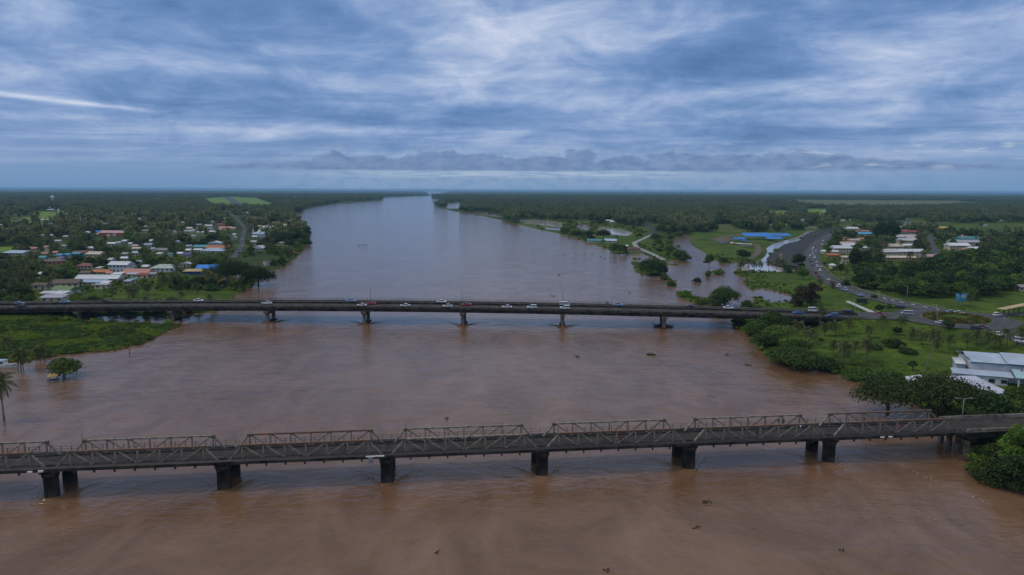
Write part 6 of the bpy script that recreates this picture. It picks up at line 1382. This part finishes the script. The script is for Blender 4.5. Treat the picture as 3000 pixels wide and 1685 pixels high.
# flooded hut
hp = at(156, 1117, 0); hu = empty('river_hut', (hp.x, hp.y, 0), .35); tag(hu, 'small yellow roofed hut standing in the flood at left', 'hut'); hu.scale = (.8, .8, .8)
b = MB(); b.v += [(-1.9, -1.4, 2.0), (1.9, -1.4, 2.35), (1.9, 1.4, 2.35), (-1.9, 1.4, 2.0), (-1.1, 0, 2.9), (1.9, 0, 3.1)]; b.f += [(0, 1, 5, 4), (2, 3, 4, 5), (3, 0, 4), (1, 2, 5), (3, 2, 1, 0)]; b.sm += [False] * 5; b.build('roof', pmat('yellow_thatch', (.42, .27, .09), .8, .25, 1.2), hu)
for x in (-1.5, 1.5):
    for y in (-1.1, 1.1): b = MB(); b.tube([(x, y, -.8), (x, y, 2.1)], .09, 6); b.build('post', M['wood'], hu)
b = MB(); b.box((0, 0, .62), (3.2, 2.4, .12)); b.build('floor', M['wood'], hu)
def logpile(name, px, py, r, n, label, cat='driftwood', mat='wood', flat=.25, seed=0, length=1.0, leaf=None):
    g = np.random.default_rng(900 + seed); p = at(px, py, 0); o = empty(name, (p.x, p.y, 0)); tag(o, label, cat)
    for i in range(n):
        a = g.uniform(0, 6.28); q = r * math.sqrt(g.uniform(0, 1)); c = Vector((math.cos(a) * q, math.sin(a) * q * .7, g.uniform(-.05, flat))); d = g.uniform(0, 3.14); l = length * g.uniform(.5, 1.3); dv = Vector((math.cos(d), math.sin(d), g.uniform(-.1, .35 * flat / .25))) * l
        b = MB(); b.tube([c - dv, c + Vector((0, 0, .06)), c + dv], [.10, .12, .05], 5); b.build('branch', M[mat], o)
    if leaf: V, F = leaf_cloud(g, [(0, 0, .1, r, r * .6, .35)], 160, .28); link('leaves', arr_mesh('leaves', V, F, [M[leaf]]), o)
    return o
logpile('driftwood_raft', 1944, 958, 4.2, 34, 'dark raft of driftwood caught on the right bridge pier', seed=1, length=2.0, flat=.5, leaf='reed')
logpile('driftwood', 1062, 719, 5.0, 12, 'snag of dark branches sticking out of the middle river', seed=2, length=1.6, flat=.9)
logpile('driftwood', 1523, 676, 3.0, 8, 'dark snag near the right river bank', seed=3, length=2.4, flat=1.6)
logpile('floating_plants', 1907, 1040, 1.6, 4, 'green clump of plants drifting below the concrete bridge', 'plants', seed=4, leaf='leaf', length=.7)
logpile('driftwood', 2037, 1545, .8, 6, 'tangle of dark twigs floating near the bottom edge', seed=5, length=.35, flat=.05); logpile('driftwood', 1308, 1227, .9, 3, 'dark log floating behind the truss bridge', seed=6, length=.8)
logpile('driftwood', 2470, 1612, .6, 3, 'small dark twigs at the bottom right of the river', seed=7, length=.5); logpile('driftwood', 1775, 1672, .5, 3, 'small twig at the bottom edge', seed=8, length=.45); logpile('driftwood', 1283, 1620, .4, 2, 'single twig near the bottom middle', seed=9, length=.45); logpile('driftwood', 2838, 1350, 1.6, 12, 'heap of pale branches by the approach columns', seed=10, length=1.4, flat=.7)
for i, (x, y) in enumerate(((1655, 748), (1684, 746), (1712, 745), (1735, 744), (1760, 752), (1773, 758), (1270, 580), (1253, 594), (1274, 622), (1330, 586), (1140, 617), (1620, 868), (1842, 858), (1780, 888), (1500, 742), (1640, 805), (2132, 1040), (2190, 1070), (1690, 1045))):
    logpile('driftwood', x, y, .8 if y > 700 else 3.5, 4 if y > 700 else 6, f'small dark driftwood in the river, {ORD[i]} of the scattered pieces', seed=20 + i, length=1.0 if y > 700 else 3, flat=.3 if y > 700 else 1.5)
logpile('floating_shrub', 2070, 1472, .8, 9, 'brown bare shrub awash in front of the truss bridge', 'shrub', seed=50, length=.35, flat=.3)
# bow waves round the piers: real ridges of water running off downstream
def wake(name, c, fx, fn, r0, ln, spread, hgt, label):
    b = MB(); K = 26; V0 = []
    for w_i, (off, hh) in enumerate(((0, 1.0), (1.3, .55), (2.5, .35))):
        rows_ = []
        for i in range(-K, K + 1):
            u = abs(i) / K; s = math.copysign(1, i) * ((r0 + off * .6) * math.sin(min(1, u * 4) * math.pi / 2) + spread * max(0, u - .22) * ln) if i else 0.0
            n = -(r0 + off) * math.cos(min(1, u * 4) * math.pi / 2) + max(0, u - .22) * ln
            p = Vector(c) + fx * s + fn * n; tang = (fx * math.copysign(1, i) * .6 - fn * (1 - u)).normalized(); wd = .34 + .5 * u; h = hgt * hh * (1 - u) ** .8
            rows_.append((p + tang * wd * -1, p, p + tang * wd, h))
        n0 = len(b.v)
        for a, m_, d, h in rows_: b.v += [(a.x, a.y, -.06), (m_.x, m_.y, h), (d.x, d.y, -.06)]
        for i in range(len(rows_) - 1):
            a = n0 + 3 * i; b.f += [(a, a + 3, a + 4, a + 1), (a + 1, a + 4, a + 5, a + 2)]; b.sm += [True, True]
    return tag(b.build(name, M['water']), label, kind='structure')
for k in range(0, 6): wake('bow_wave', tb(k * TB_P - 1.17, -.3), TBD, TBN, 1.9, 12.0, .75, .42, 'water')
for k in range(0, 4): p = b2(k * 44.56, 0); wake('bow_wave', p, Vector((B2D.x, B2D.y, 0)), Vector((B2N.x, B2N.y, 0)), 1.6, 13.0, .95, .50, 'water')
# foam lines
M['foam'] = pmat('foam', (.36, .29, .21), .8, .3, 1.5)
def foam(pts, seed, label, w=.16):
    g = np.random.default_rng(seed); pl = [at(x, y, 0) for x, y in pts]; b = MB()
    for a, c in zip(pl[:-1], pl[1:]):
        n = int((c - a).length / .45); d = (c - a).normalized(); nn = Vector((-d.y, d.x, 0))
        for i in range(n):
            if g.random() < .35: continue
            p = a.lerp(c, i / n) + nn * g.normal(0, .45); l = g.uniform(.06, .34); ww = w * g.uniform(.3, 1.1); b.prism([tuple((p + d * l * math.cos(t) + nn * ww * math.sin(t))[:2]) for t in np.linspace(0, 6.28, 7)[:-1]], -.02, .035)
    return tag(b.build('foam', M['foam']), label, kind='stuff')
foam([(2404, 1361), (2440, 1376), (2462, 1390), (2530, 1412)], 1, 'foam line'); foam([(2609, 1345), (2650, 1368), (2679, 1382), (2757, 1411)], 2, 'foam line'); foam([(2790, 1424), (2850, 1452), (2912, 1487)], 3, 'foam line'); foam([(2660, 1488), (2720, 1515), (2790, 1560)], 4, 'foam line', .1); foam([(1960, 1120), (2000, 1155), (2060, 1150)], 5, 'foam line', .14); foam([(1880, 1052), (1950, 1070), (2000, 1120)], 6, 'foam line', .12)
# lamp boxes and the gauge on the truss bridge side
def boxes(name, items, label, cat, extra=None):
    o = None
    for (px, py, w, h, mat) in items:
        p = at(px, py, tz(80) - .1); d = p - TB_O; s = d.dot(TBD); q = tb(s, -1.95, 0); x, y, zc = pix((q.x, q.y, 5.8)); z = 5.8 - (py - y) * zc / FPX
        if o is None: o = empty(name, (q.x, q.y, z), TB_TH); base = (s, z); tag(o, label, cat)
        b = MB(); b.box((s - base[0], 0, z - base[1]), (w, .25, h)); b.build('lamp_box', M[mat], o)
    return o
boxes('bridge_lamp', [(88, 1383, .9, .3, 'white'), (121, 1381, .9, .35, 'white')], 'pair of small white lamp boxes on the truss bridge side above the left pier', 'lamp'); boxes('bridge_lamp', [(2585, 1281, .9, .25, 'white'), (2609, 1280, .9, .25, 'white')], 'pair of small white lamp boxes on the last truss span', 'lamp')
gg = boxes('river_gauge', [(1100, 1337, 3.7, .22, 'white')], 'white bracket with a hanging grey box on the middle of the truss bridge', 'gauge'); b = MB(); b.box((-.9, -.1, -.75), (.95, .4, 1.3)); b.build('instrument_box', M['galv'], gg); b = MB(); b.box((.2, .25, 0), (.2, .8, .15)); b.build('bracket', M['galv'], gg)
print('scene complete')
